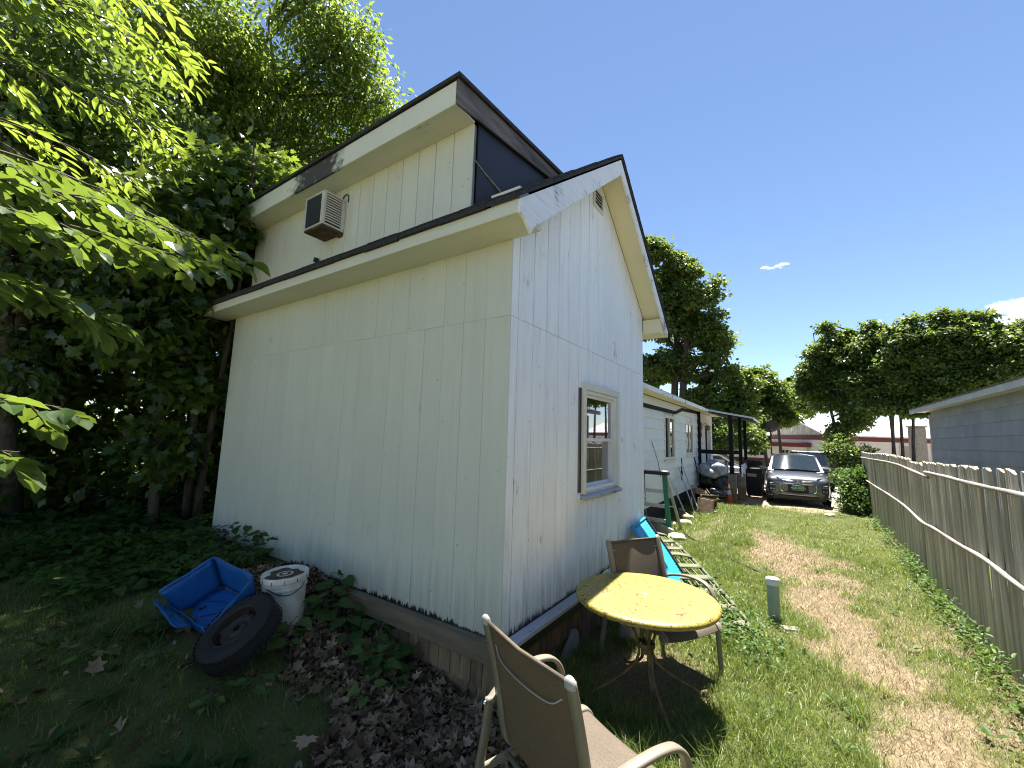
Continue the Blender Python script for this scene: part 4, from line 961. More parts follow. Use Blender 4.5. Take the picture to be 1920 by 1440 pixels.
# door, side window, lantern
mb = HB(); mb.mm(HX+.019, HX+.05, 13.9, 14.85, .22, 1.85); dr = mb.build('door', M['black_wood'], hou, bevel=.004)
mb = HB(); mb.mm(HX+.051, HX+.056, 14.02, 14.38, .45, 1.72); mb.mm(HX+.051, HX+.056, 14.48, 14.75, .45, 1.72); mb.build('pane', M['board_white'], dr)
mb = HB(); mb.mm(HX+.019, HX+.04, 12.72, 13.15, 1.15, 1.98); w3 = mb.build('window', M['trim_white'], hou, bevel=.004)
mb = HB(); mb.mm(HX+.041, HX+.045, 12.80, 13.07, 1.22, 1.91); mb.build('pane', M['dark_glass'], w3)
mb = HB(); mb.tube([(HX+.02, 13.45, 1.86), (HX+.1, 13.45, 1.90), (HX+.16, 13.45, 1.86)], .012, 6); mb.lathe([(.01, .10), (.06, .08), (.075, .05), (.055, -.06), (.03, -.08), (0, -.1)], 12, (HX+.16, 13.45, 1.74)); mb.build('lantern', M['brass'], hou, smooth=True)
mb = HB(); mb.tube([(HX+.03, 9.9, .2), (HX+.03, 9.95, .75), (HX+.028, 9.92, .80)], .014, 6); mb.box((HX+.04, 9.85, .40), (.05, .09, .12)); mb.build('conduit', M['black_metal'], hou)
mb = HB(); mb.tube([(HX+.03, 7.0, 1.25), (HX+.03, 7.5, .8), (HX+.04, 7.7, .42)], .006, 5); mb.build('cable', M['cord'], hou)

# ================================================================ JUNK ALONG THE HOUSE
def at(x, y, dz=0): return (x, y, g1(x, y)+dz)
lad = thing('step_ladder', 'green stepladder with aluminium steps and black top at the shed corner', 'ladder', at(-.74, 6.2), math.atan2(-.1, 1)); lad.scale = (1.45, 1, 1)
for s in (-1, 1):
    mb = MB(); mb.bar((s*.24, -.10, 0), (s*.15, .05, 1.08), .028, .065, (1, 0, 0)); mb.build('front_rail', M['ladder_green'], lad, bevel=.006)
    mb = MB(); mb.bar((s*.25, .52, 0), (s*.155, .10, 1.06), .022, .04, (1, 0, 0)); mb.build('rear_rail', M['aluminium'], lad, bevel=.004)
for k in range(3):
    z = .24+k*.27; s = z/1.08; hwk = .24-.09*s-.016; yk = -.10+.15*s
    mb = MB(); mb.mm(-hwk, hwk, yk-.005, yk+.085, z-.008, z+.004); mb.mm(-hwk, hwk, yk-.006, yk-.002, z-.055, z-.009); mb.build('step', M['aluminium'], lad)
mb = MB(); mb.mm(-.20, .20, -.02, .15, 1.07, 1.135); cap = mb.build('top_cap', M['black_plastic'], lad, bevel=.012, segs=2)
mb = MB(); mb.mm(-.185, .185, -.005, .135, 1.1355, 1.152); mb.build('tray', M['board_white'], cap, bevel=.005)
for s in (-1, 1):
    mb = MB(); mb.bar((s*.215, -.03, .5), (s*.222, .33, .45), .008, .016); mb.build('spreader', M['aluminium'], lad)
def plank(label, a, b_2, w_, th, mt, cat='board', group=None, name='scrap_board'):
    a = Vector(a); b_2 = Vector(b_2); mb = MB(); mb.bar(Vector((0, 0, 0)), b_2-a, w_, th, (1, .2, 0)); o = mb.build(name, mt, None, bevel=.004, loc=a); return tag(o, label, cat, group)
plank('white metal strip leaning steeply against the house under the second window', at(-.48, 9.0, -.02), (-.93, 9.35, .60), .075, .02, M['aluminium'])
plank('second shiny strip leaning just right of the white metal strip', at(-.42, 9.25, -.02), (-.90, 9.75, .58), .06, .02, M['aluminium'])
plank('thick white board leaning between the ladder and the shiny strips', at(-.50, 8.2, -.02), (-.92, 8.35, .36), .11, .025, M['board_white'])
plank('thin dark strip leaning nearest the ladder', at(-.62, 7.7, -.02), (-.93, 8.0, .36), .035, .015, M['bare_grey'])
plank('narrow grey lath leaning behind the thick white board', at(-.58, 8.35, -.02), (-.95, 8.8, .30), .03, .02, M['board_white'])
plank('short white board end standing in the grass left of the stool', at(-.52, 9.05, -.02), (-.60, 9.15, -.12), .06, .02, M['board_white'])
plank('pale board lying flat at the foot of the leaning boards', at(-.40, 7.9, .03), at(-.75, 8.5, .10), .14, .03, M['foam'])
plank('long white board lying behind the ladder feet', at(-.30, 5.9, .05), at(-.98, 6.5, .12), .16, .04, M['board_white'])
plank('black pole leaning against the porch corner', at(-.80, 11.9, 0), (-.97, 11.75, .78), .035, .035, M['black_metal'], 'pole', name='pole')
# box, tub, stool
bx = thing('cardboard_box', 'open tan cardboard box slumped by the porch rubbish', 'box', at(-.70, 10.55, .22), .5); bx.rotation_euler = (.3, .35, .5)
mb = MB()
for q in ((-.16, .16, -.13, -.125, 0, .25), (-.16, .16, .125, .13, 0, .25), (-.16, -.155, -.124, .124, 0, .25), (.155, .16, -.124, .124, 0, .25), (-.154, .154, -.124, .124, 0, .006)): mb.mm(*q)
mb.build('body', M['cardboard'], bx)
for a, q in ((.6, (.16, 0, .25)), (-.5, (-.16, 0, .25))):
    mb = MB(); mb.box((q[0]+.06*math.copysign(1, q[0]), 0, .27), (.15, .25, .006), rotm(0, a, 0)); mb.build('flap', M['cardboard'], bx)
tag(MB().box((0, 0, .11), (.34, .26, .22)).build('carton', M['cardboard'], None, bevel=.01, loc=at(-.72, 10.6, 0), rot=(0, 0, .3)), 'brown carton under the slumped cardboard box', 'box')
bt = thing('plastic_tub', 'shallow black plastic tub behind the overturned stool', 'tub', at(-.42, 10.3, .05), .3)
mb = MB(); mb.lathe([(0, .0), (.22, .0), (.25, .05), (.29, .30), (.30, .31), (.285, .31), (.24, .06), (.0, .03)], 28, rot=Matrix.Diagonal((1, .75, 1)).to_3x3()); mb.build('bowl', M['black_plastic'], bt, smooth=True)
mb = MB(); mb.lathe([(.285, .30), (.31, .305), (.31, .325), (.285, .328)], 28, rot=Matrix.Diagonal((1, .75, 1)).to_3x3()); mb.build('rim', M['black_plastic'], bt, smooth=True)
st = thing('stool', 'overturned wooden stool with stained pale seat lying in the grass', 'stool', at(-.30, 9.35, .19), .25); st.rotation_euler = (1.25, .15, .35)
mb = MB(); mb.mm(-.19, .19, -.17, .17, 0, .025); mb.build('seat', M['pinkboard'], st, bevel=.006)
for sx in (-1, 1):
    for sy in (-1, 1):
        mb = MB(); mb.bar((sx*.16, sy*.14, .025), (sx*.19, sy*.16, .36), .03, .03); mb.build('leg', M['board_tan'], st, bevel=.004)
for sy in (-1, 1):
    mb = MB(); mb.bar((-.175, sy*.15, .2), (.175, sy*.15, .2), .018, .02); mb.build('stretcher', M['board_tan'], st)
# wire cart of rubbish bags
def crumple(name, label, loc, size, mt, seed, cat='bag', parent=None, group=None):
    o = rock(label, loc, size, mt, seed=seed, cat=cat, name=name)
    if group: o['group'] = group
    return o
for i, (x, y, z, s, lb) in enumerate(((-.72, 12.05, .42, (.24, .2, .19), 'cloudy plastic rubbish bag on the left of the porch heap'), (-.34, 12.0, .44, (.25, .2, .20), 'cloudy plastic rubbish bag on the right of the porch heap'), (-.52, 11.95, .30, (.28, .18, .15), 'slack cloudy bag sagging in front of the porch heap'), (-.53, 12.15, .60, (.17, .15, .12), 'small cloudy bag on top of the porch heap'))):
    crumple('rubbish_bag', lb, (x, y, z), s, M['clear_bag'], 20+i, 'rubbish bag', group='cloudy rubbish bags piled by the porch')
for i, (x, y, z, s, lb) in enumerate(((-.62, 12.05, .02, (.26, .22, .26), 'black rubbish bag under the left cloudy bags'), (-.30, 12.0, -.02, (.22, .2, .27), 'black rubbish bag next to the traffic cone'), (-.45, 11.8, -.28, (.34, .22, .2), 'low black rubbish bag at the front of the heap'))):
    crumple('rubbish_bag', lb, (x, y, z), s, M['black_bag'], 30+i, 'rubbish bag', group='black rubbish bags piled by the porch')
cart = thing('wire_cart', 'wire hoop stand bent beside the black bags', 'cart', at(-.25, 11.4))
mb = MB(); mb.tube(curve([(-.25, 0, .0), (-.22, 0, .25), (-.05, 0, .34), (.12, 0, .25), (.16, 0, .0)], 6), .008, 6); mb.tube([(-.235, 0, .12), (.15, 0, .12)], .006, 6); mb.build('hoop', M['black_metal'], cart, smooth=True)
# traffic cone
cx, cy = -.215, 13.0; cx, cy = -.16, 12.1
cn = thing('traffic_cone', 'orange traffic cone with two white bands by the porch pier', 'traffic cone', (cx+.06, cy, g1(cx, cy)))
mb = MB(); mb.mm(-.15, .15, -.15, .15, 0, .03); mb.build('base', M['orange'], cn, bevel=.01)
def cr_(z): return .115-(z-.03)/.68*.09
for a, c_, mt, nm in ((.03, .25, 'orange', 'cone'), (.25, .37, 'cone_white', 'band'), (.37, .43, 'orange', 'cone'), (.43, .54, 'cone_white', 'band'), (.54, .71, 'orange', 'cone')):
    mb = MB(); mb.lathe([(cr_(a), a), (cr_(c_), c_)]+([(0, c_)] if c_ > .7 else []), 20); mb.build(nm, M[mt], cn, smooth=True)
# wheeled bins
def bin_(name, label, loc, rz, mt, lidm, lid_open, lab_=True):
    o = thing(name, label, 'bin', loc, rz)
    mb = MB(); mb.prism([(-.22, -.24, 0.06), (-.22, .22, 0.06), (-.27, .30, .92), (-.27, -.30, .92)], (0, 0, 0))
    lo_ = [(-.21, -.24, .05), (.21, -.24, .05), (.21, .22, .05), (-.21, .22, .05)]; hi_ = [(-.27, -.31, .93), (.27, -.31, .93), (.27, .31, .93), (-.27, .31, .93)]
    mb = MB(); mb.add(lo_+hi_, [(0, 3, 2, 1), (4, 5, 6, 7), (0, 1, 5, 4), (1, 2, 6, 5), (2, 3, 7, 6), (3, 0, 4, 7)]); mb.build('body', mt, o, bevel=.03, segs=2)
    mb = MB(); mb.mm(-.29, .29, -.33, .33, .90, .935); mb.build('rim', mt, o, bevel=.01)
    mb = MB()
    mb.grid([[(x, y, .03*(1-(x/.3)**2)) for x in np.linspace(-.29, .29, 7)] for y in np.linspace(-.66, .0, 7)]); l_ = mb.build('lid', lidm, o, smooth=True); l_.location = (0, .33, .94); l_.rotation_euler = (-lid_open, 0, 0); l_.modifiers.new('s', 'SOLIDIFY').thickness = .02
    for s in (-1, 1):
        mb = MB(); mb.lathe([(0, -.03), (.10, -.03), (.11, -.02), (.11, .02), (.10, .03), (0, .03)], 16, (s*.24, .24, .11), rotm(0, math.pi/2, 0)); mb.build('wheel', M['rubber'], o, smooth=True)
    if lab_:
        mb = MB(); mb.mm(-.17, .10, -.316, -.308, .70, .79); lb = mb.build('label', M['label_white'], o)
        mb = MB()
        for i in range(8): mb.mm(-.155+i*.030, -.135+i*.030, -.3185, -.3165, .725, .765)
        mb.build('lettering', M['ink'], lb)
    return o
bin_('wheeled_bin', 'black wheeled bin with white label and lid ajar behind the porch', at(.47, 14.3, .0), -.12, M['black_plastic'], M['bin_grey'], .45)
bin_('recycling_bin', 'blue bin half hidden behind the grey car', at(.98, 15.8), .0, M['blue_plastic'], M['blue_plastic'], .02, False)
tag(MB().mm(-.14, .14, -.12, .12, 0, .26).build('milk_crate', M['board_white'], None, bevel=.02, loc=at(.75, 14.7), rot=(0, 0, .4)), 'small pale crate between the black bin and the blue bin', 'crate')
# litter in the grass
def scrap(label, x, y, s, mt, seed): return rock(label, at(x, y, s[2]*.6), s, mt, seed=seed, cat='litter', name='litter_scrap')
scrap('small white plastic scrap in the grass near the stool', -.46, 9.5, (.10, .07, .05), M['cone_white'], 41)
scrap('white plastic scrap in the grass in front of the grey car', 2.30, 11.3, (.11, .08, .05), M['cone_white'], 42)
for i, (x, y, sx, lb) in enumerate(((-.62, 6.9, .16, 'yellowed foam lump behind the ladder foot'), (-.35, 7.2, .14, 'yellowed foam lump at the edge of the weeds'), (-.2, 5.7, .15, 'pale foam lump at the near foot of the ladder'), (-.05, 4.9, .12, 'white rag beside the head of the lounger'), (-.45, 7.9, .13, 'tan foam lump under the thick white board'))):
    scrap(lb, x, y, (sx, sx*.8, .07), M['foam'] if i != 3 else M['board_white'], 50+i)
mb = MB(); mb.tube([Vector(at(x, y, .03)) for x, y in ((-.2, 6.3), (.0, 5.9), (.2, 5.6), (.45, 5.2), (.65, 5.0), (.85, 4.75), (1.1, 4.45), (1.25, 4.2))], .012, 6); tag(mb.build('garden_hose', M['cord'], None, smooth=True), 'thin black hose lying across the grass and bare soil', 'hose')
mb = MB(); mb.tube(curve([at(-.2, 5.2, .0), at(-.15, 5.1, .16), at(-.05, 5.0, .02), at(.0, 4.9, .12), at(.1, 4.8, .0)], 5), .008, 6); tag(mb.build('wire_hoop', M['chaise'], None, smooth=True), 'bent pale wire sticking up behind the blue panel', 'wire')

# ================================================================ VEHICLES
def car_sections(name, secs, mt, parent, n=9, p=3.0):
    """secs: (y, half width bottom, half width top, z0, z1) superellipse-ish hull, closed at both ends"""
    mb = MB(); rows = []
    for y, wb, wt_, z0, z1 in secs:
        prof = [(0, z0), (wb*.8, z0), (wb*.97, z0+.06*(z1-z0)), (wb, z0+.25*(z1-z0)), (wb+(wt_-wb)*.55, z0+.65*(z1-z0)), (wt_, z0+.88*(z1-z0)), (wt_*.93, z0+.97*(z1-z0)), (wt_*.6, z1), (0, z1+.008)]
        rows.append([(x, y, z) for x, z in prof]+[(-x, y, z) for x, z in reversed(prof[1:-1])])
    mb.grid(rows, closed=True); k = len(rows[0]); mb.f += [tuple(range(k-1, -1, -1)), tuple(len(mb.v)-k+j for j in range(k))]; mb.mi += [0, 0]
    o = mb.build(name, mt, parent); md = o.modifiers.new('s', 'SUBSURF'); md.levels = 2; md.render_levels = 2; o.data.shade_smooth(); return o
def wheel(parent, x, y, r, wd=.2):
    o = bpy.data.objects.new('wheel', None)
    mb = MB(); mb.lathe([(r*.62, -wd/2), (r*.9, -wd/2), (r, -wd*.3), (r, wd*.3), (r*.9, wd/2), (r*.62, wd/2)], 28, rot=rotm(0, math.pi/2, 0)); ty_ = mb.build('wheel', M['rubber'], parent, smooth=True, loc=(x, y, r))
    mb = MB(); s = 1 if x > 0 else -1; mb.lathe([(0, s*wd*.42), (r*.2, s*wd*.42), (r*.6, s*wd*.36), (r*.63, s*wd*.5)], 20, rot=rotm(0, math.pi/2, 0)); mb.build('rim', M['aluminium'], ty_, smooth=True)
    return ty_
def suv(name, label, loc, rz, sc, paint, front=True, box=False, low=False):
    c = thing(name, label, 'car', loc, rz); c.scale = (sc,)*3
    W_ = .90
    if box: body = [(0, .70, .70, .45, .85), (.06, .82, .84, .40, 1.10), (.3, .88, .88, .36, 1.14), (1.3, .90, .88, .32, 1.16), (3.0, .90, .88, .32, 1.14), (4.3, .90, .86, .34, 1.12), (4.55, .84, .80, .42, 1.05)]
    else: body = [(0, .60, .62, .36, .74), (.04, .76, .78, .28, .84), (.16, .85, .84, .25, .93), (.45, .89, .86, .23, .99), (1.1, .90, .86, .22, 1.06), (1.4, .905, .87, .22, 1.08), (2.6, .905, .87, .22, 1.10), (3.9, .90, .86, .25, 1.10), (4.25, .84, .80, .32, 1.04), (4.35, .70, .7, .42, .9)]
    if low: body = [(y, a, b2, z0, z1*.88) for y, a, b2, z0, z1 in body]
    bo = car_sections('body', body, paint, c)
    k = .88 if low else 1.0
    top = 1.64 if not box else 1.80
    if low: top = 1.40
    bz = 1.05*k if not box else 1.10
    ws0, ws1 = (1.02, 1.78) if not box else (1.25, 1.62)
    # cabin: pillars and roof around separate glass
    def ring(y, wd, z): return (y, wd, z)
    cab = MB(); wb, wt_ = .80, .66 if not box else .74
    ye0, ye1 = (4.15, 3.7) if not box else (4.45, 4.3)
    if low: ye0, ye1 = 4.1, 3.3
    corners_b = [(-wb, ws0, bz), (wb, ws0, bz), (wb, ye0, bz), (-wb, ye0, bz)]; corners_t = [(-wt_, ws1, top-.06), (wt_, ws1, top-.06), (wt_, ye1, top-.06), (-wt_, ye1, top-.06)]
    g_ = MB(); 
    def inset(a, b2, c2, d2, f=.0): return [Vector(a), Vector(b2), Vector(c2), Vector(d2)]
    quads = {'windshield': (0, 1), 'side_window': (1, 2), 'rear_window': (2, 3), 'side_window2': (3, 0)}
    core = MB(); core.add([Vector(v_)*1 for v_ in corners_b+corners_t], [(0, 1, 5, 4), (1, 2, 6, 5), (2, 3, 7, 6), (3, 0, 4, 7), (4, 5, 6, 7)]); cb_ = core.build('cabin', paint, c, bevel=.03, segs=2); cb_.data.shade_smooth(); smooth_by_angle(cb_, 50)
    for nm, (i, j) in quads.items():
        A_, B_, C_, D_ = Vector(corners_b[i]), Vector(corners_b[j]), Vector(corners_t[j]), Vector(corners_t[i])
        nn_ = (B_-A_).cross(D_-A_).normalized()
        fx0, fx1 = (.05, .95) if nm != 'side_window' and nm != 'side_window2' else (.07, .93)
        def bl(u, v_): return (A_*(1-u)+B_*u)*(1-v_)+(D_*(1-u)+C_*u)*v_+nn_*(.006+.05*(1-(2*u-1)**2)*(nm == 'windshield'))
        spans = [(fx0, fx1)] if 'side' not in nm else [(.07, .36), (.39, .66), (.69, .93)]
        for a, b2 in spans:
            m2 = MB(); m2.grid([[bl(a+(b2-a)*u, .04+.88*v_) for u in np.linspace(0, 1, 7)] for v_ in np.linspace(0, 1, 4)])
            m2.build(nm.replace('2', ''), M['windshield'] if nm == 'windshield' else M['dark_glass'], c, smooth=True)
    rf = MB(); rf.grid([[(x, y, top-.06+.05*(1-(x/wt_)**2)*min(1, 4*(y-ws1+.05)/(ye1-ws1), 4*(ye1+.05-y)/(ye1-ws1))) for x in np.linspace(-wt_, wt_, 9)] for y in np.linspace(ws1-.03, ye1+.03, 9)]); rf.build('roof', paint, c, smooth=True)
    r = .33 if not box else .40
    for sx in (-1, 1):
        for yy in (.85, 3.45): wheel(c, sx*.80, yy, r, .22)
        mb = MB(); mb.box((sx*1.0, ws0+.22, bz+.06), (.22 if box else .18, .08, .20 if box else .13), rotm(0, 0, sx*.1)); mi_ = mb.build('mirror', M['black_plastic'] if box else paint, c, bevel=.03, segs=2)
        mb = MB(); mb.bar((sx*.82, ws0+.24, bz+.0), (sx*.94, ws0+.23, bz+.04), .03, .03); mb.build('mirror_arm', M['black_plastic'], mi_)
    mb = MB()
    for yy in (.85, 3.45):
        for sx in (-1, 1): mb.lathe([(r*1.13, -.02), (r*1.13, .0), (0, .0)], 24, (sx*.895, yy, r), rotm(0, sx*math.pi/2, 0))
    mb.build('wheel_arch', M['black_plastic'], c)
    mb = MB(); mb.mm(-.75, .75, .3, 4.1, .18, .30); mb.build('underbody', M['black_plastic'], c)
    return c
cz = g1(1.7, 12.9)
s1 = suv('parked_car', 'grey metallic car facing the camera on the gravel at the end of the yard', (1.665, 12.72, cz), R_(2.5), .905, M['car_grey'])
# front end of the grey car
def fpart(nm, mt, parent=None, bevel=0, **k): return fp.build(nm, mt, s1 if parent is None else parent, bevel=bevel, **k)
fp = MB(); fp.grid([[(x, -.012+.055*(x/.45)**4+.02*abs(x), z) for x in np.linspace(-.47, .47, 9)] for z in np.linspace(.42, .68, 4)]); gr_ = fpart('grille', M['black_plastic'])
for z, xw, yo in ((.775, .60, .02), (.70, .47, .0)):
    for sx in (-1, 1):
        fp = MB(); fp.tube([(sx*x, -.045+yo+.17*(x/.62)**2.2, z+.035*(x/.6)**2) for x in np.linspace(.09, xw, 8)], .022, 8, flat=1.3); fpart('grille_bar', M['chrome'], smooth=True)
for sx in (-1, 1):
    fp = MB(); fp.grid([[(sx*x, .02+.36*((x-.3)/.56)**2.4, z+.10*(x-.3)) for x in np.linspace(.50, .84, 6)] for z in np.linspace(.79, .87, 3)]); fpart('headlight', M['lamp_glass'], smooth=True)
    fp = MB(); fp.tube([(sx*.47, -.015, .66), (sx*.50, -.02, .58), (sx*.47, -.012, .48), (sx*.40, -.014, .42)], .026, 8); fpart('bumper_trim', M['chrome'], smooth=True)
    fp = MB(); fp.mm(*sorted((sx*.62, sx*.79)), -.0, .10, .44, .70); pod = fpart('lamp_pod', M['black_plastic'], bevel=.02, rot=None)
    for zz in (.50, .63):
        for xx in (.665, .745):
            fp = MB(); fp.disc((sx*xx, -.004, zz), .027, (0, -1, .1), 10); fp.build('fog_lamp', M['lamp_glass'], pod)
    fp = MB(); fp.tube([(sx*.84, .12, .30), (sx*.6, .01, .33), (sx*.42, -.02, .40), (0, -.03, .40)], .03, 8); fpart('skid_trim', M['chrome'] if False else M['car_grey'], smooth=True)
fp = MB(); fp.mm(-.70, .70, .0, .10, .20, .33); fpart('lower_grille', M['black_plastic'], bevel=.02)
# three-diamond badge
for k in range(3):
    a = math.pi/2+k*math.tau/3; d = Vector((math.cos(a), 0, math.sin(a))); s_ = Vector((-d.z, 0, d.x)); o_ = Vector((0, -.062, .755))
    fp = MB(); fp.prism([o_+d*.004, o_+d*.04+s_*.022, o_+d*.076, o_+d*.04-s_*.022], (0, .012, 0)); fpart('badge', M['chrome'])
fp = MB(); fp.mm(-.155, .155, -.05, -.035, .50, .655); pl = fpart('license_plate', M['plate_green'], bevel=.004)
fp = MB(); 
for q in ((-.150, .150, .505, .510), (-.150, .150, .645, .650), (-.150, -.145, .511, .644), (.145, .150, .511, .644)): fp.mm(q[0], q[1], -.0515, -.0500, q[2], q[3])
fp.build('plate_border', M['plate_text'], pl)
fc = bpy.data.curves.new('plate_lettering', 'FONT'); fc.body = 'KCK W552'; fc.size = .082; fc.align_x = 'CENTER'; fc.extrude = .001; fc.materials.append(M['plate_text'])
fo = bpy.data.objects.new('plate_lettering', fc); COL.objects.link(fo); fo.parent = pl; fo.location = (0, -.0515, .548); fo.rotation_euler = (math.pi/2, 0, 0)
bpy.context.view_layer.update(); pme = bpy.data.meshes.new_from_object(fo.evaluated_get(bpy.context.evaluated_depsgraph_get())); bpy.data.objects.remove(fo); fo = bpy.data.objects.new('plate_lettering', pme); COL.objects.link(fo); fo.parent = pl; fo.location = (0, -.0515, .548); fo.rotation_euler = (math.pi/2, 0, 0)
fp = MB(); fp.mm(.50, .58, 1.06, 1.07, 1.10, 1.13); fp.mm(-.02, .02, 1.70, 1.74, 1.52, 1.57); fpart('sticker', M['label_white'])
for sx in (0, 1):
    fp = MB(); fp.bar((-.65+sx*.62, 1.03, 1.07), (-.1+sx*.62, 1.07, 1.10), .02, .015); fpart('wiper', M['black_plastic'])
s2 = suv('parked_truck', 'dark tall vehicle with large black mirrors parked behind the grey car', (2.16, 18.6, g1(2, 18.6)+.03), R_(2), .86, M['car_dark'], box=True)
mb = MB(); mb.mm(-.66, .66, 1.58, 1.70, 1.755, 1.80); mb.build('visor', M['car_white'], s2, bevel=.02)
s3 = suv('parked_car', 'silver white saloon parked across the lot behind the porch', (.80, 17.6, g1(0, 18)+.03), R_(90), .95, M['car_white'], low=True)
mb = MB(); mb.mm(-.855, -.845, .9, 3.9, .80, .83); mb.build('side_trim', M['chrome'], s3)
# ================================================================ FENCE
def fxp(y): return 2.815+.034*y
fen = thing('stockade_fence', 'weathered grey picket fence with round rails along the right side', 'fence', (2.815, 0, -.45))
fen_l = Vector(fen.location)
pm = []
for k in range(6):
    mb = MB(); wd = .078+rnd.uniform(-.006, .006); n = 5; hgt = 1.0
    lo_, hi_ = [], []
    for j in range(n+1):
        x = -wd/2+wd*j/n; bow = -.013*(1-(2*j/n-1)**2); lo_.append((bow, x, 0)); hi_.append((bow, x, hgt-.012*abs(2*j/n-1)**1.5+(.004 if j == 2 else 0)))
    front = lo_+hi_; back_ = [(.012, a[1], a[2]) for a in front]
    mb.v = front+back_; N1 = n+1; N2 = 2*N1
    for j in range(n):
        mb.f += [(j, N1+j, N1+j+1, j+1), (N2+j, N2+j+1, N2+N1+j+1, N2+N1+j), (N1+j, N2+N1+j, N2+N1+j+1, N1+j+1)]
    mb.f += [(0, N2, N2+N1, N1), (n, N1+n, N2+N1+n, N2+n)]; mb.mi = [0]*len(mb.f)
    pm.append(mb)
protos = []
y = -2.6; i = 0; first = True
me_cache = {}
while y < 13.9:
    k = rnd.randrange(6)
    gzv = g1(fxp(y), y)-.06; topz = 1.125+.018*math.sin(y*.9)+rnd.uniform(-.008, .006)+(-.03 if 5.2 < y < 6.2 else 0)
    if k not in me_cache: o = pm[k].build('picket', M['fence_wood'], fen); me_cache[k] = o
    else: o = dupe(me_cache[k], fen)
    o.location = Vector((fxp(y), y, gzv))-fen_l; o.scale = (1, 1, topz-gzv); o.rotation_euler = (rnd.gauss(0, .005), rnd.gauss(0, .008), -.034+rnd.gauss(0, .04))
    y += .0725+rnd.uniform(-.004, .004)
def rail(pts, r):
    r = r*.62
    mb = MB(); P = curve([Vector((fxp(y)-.045+dx, y, z))-fen_l for y, z, dx in pts], 4); mb.tube(P, [r*(1+.12*math.sin(i*1.7)) for i in range(len(P))], 8); return mb.build('rail', M['rail_wood'], fen, smooth=True)
rail([(13.6, .955, 0), (10.3, .982, 0), (8.4, 1.0, 0), (6.9, .995, 0), (5.6, .955, 0), (4.75, .935, -.01)], .030)
rail([(4.95, .985, 0), (4.0, .99, 0), (3.0, .985, 0), (2.0, .992, 0), (.6, .985, 0), (-1.0, .98, 0), (-2.6, .98, 0)], .030)
rail([(13.6, .37, 0), (10.5, .371, 0), (8.6, .386, 0), (6.7, .376, 0), (5.45, .318, 0), (4.7, .342, 0), (3.8, .352, 0), (2.9, .38, 0), (2.2, .355, 0), (.8, .36, 0), (-1, .365, 0), (-2.6, .36, 0)], .030)
for yy in (-2.2, .2, 2.6, 5.0, 7.4, 9.8, 12.2):
    mb = MB(); mb.tube([Vector((fxp(yy)+.07, yy, -.55))-fen_l, Vector((fxp(yy)+.07, yy, 1.0))-fen_l], .045, 8); mb.build('post', M['fence_wood'], fen, smooth=True)

# ================================================================ NEIGHBOUR'S GREY SHED
nb = thing('outbuilding', 'grey boarded outbuilding with pale eaves behind the picket fence', 'outbuilding', (4.3, 4, -.5)); nl = Vector(nb.location)
class NBm(MB):
    def build(s, *a, **k): s.v = [tuple(Vector(p)-nl) for p in s.v]; return MB.build(s, *a, **k)
mb = NBm(); mb.mm(4.315, 8.5, -4.2, 11.2, -.6, 2.10); nw = mb.build('wall', M['grey_siding'], nb)
zc = -.35; hh = .222
zs = [-.48, -.26, -.04, .18, .39, .61, .83, 1.05, 1.267, 1.506, 1.722, 1.94, 2.13]
for a, c_ in zip(zs[:-1], zs[1:]):
    ys = [-4.2, -.6, 3.0, 6.6, 11.19]
    for y0, y1 in ((-4.2, 11.19),):
        mb = NBm(); mb.prism([(4.316, y0, c_+.008), (4.300, y0, c_+.008), (4.286, y0, a+.004), (4.316, y0, a+.004)], (0, y1-y0-.003, 0)); mb.build('siding_panel', M['grey_siding'], nw)
mb = NBm(); mb.mm(4.268, 4.314, 11.195, 11.27, -.55, 2.05); mb.build('corner_board', M['grey_trim'], nb)
mb = NBm(); mb.mm(4.03, 4.052, -4.5, 11.75, 2.10, 2.215); mb.build('fascia', M['grey_trim'], nb)
mb = NBm(); mb.mm(4.053, 4.30, -4.5, 11.72, 2.135, 2.147); mb.build('soffit', M['grey_trim'], nb)
mb = NBm(); mb.prism([(4.01, -4.5, 2.217), (6.4, -4.5, 2.9), (8.8, -4.5, 2.217), (8.8, -4.5, 2.20), (4.01, -4.5, 2.20)], (0, 16.27, 0)); mb.build('roof', M['shingle_edge'], nb)

# ================================================================ BACKGROUND BUILDING
GB = -.80
bld = thing('building', 'low white building with red trim and pale metal roof behind the trees', 'building', (3.6, 38, GB), R_(40))
# local: x along the long wall, y into the depth; near corner at the origin
GWd, LLn, ez, pz = 5.6, 26.0, 2.86, 4.15
mb = MB(); mb.mm(0, LLn, 0, GWd, -.3, ez); bw = mb.build('wall', M['bldg_white'], bld)
for k in range(12):
    z = .15+k*.225
    mb = MB(); mb.prism([(0, -.03, z), (0, -.005, z+.22), (0, .0, z+.22), (0, 0, z)], (LLn, 0, 0)); mb.build('clapboard', M['bldg_white'], bw)
    mb = MB(); mb.prism([(-.03, 0, z), (-.005, 0, z+.22), (0, 0, z+.22), (0, 0, z)], (0, GWd, 0)); mb.build('clapboard', M['bldg_white'], bw)
mb = MB(); mb.prism([(-.02, -.1, ez), (-.02, GWd+.1, ez), (-.02, GWd/2, pz)], (.1, 0, 0)); mb.build('gable', M['shake_grey'], bld)
mb = MB(); mb.mm(-.045, -.03, GWd/2-.32, GWd/2+.22, ez+.35, ez+.98); gv = mb.build('gable_vent', M['shake_grey'], bld)
mb = MB(); mb.mm(-.05, -.046, GWd/2+.26, GWd/2+.34, ez+.3, ez+1.0); mb.build('vent_trim', M['bldg_white'], bld)
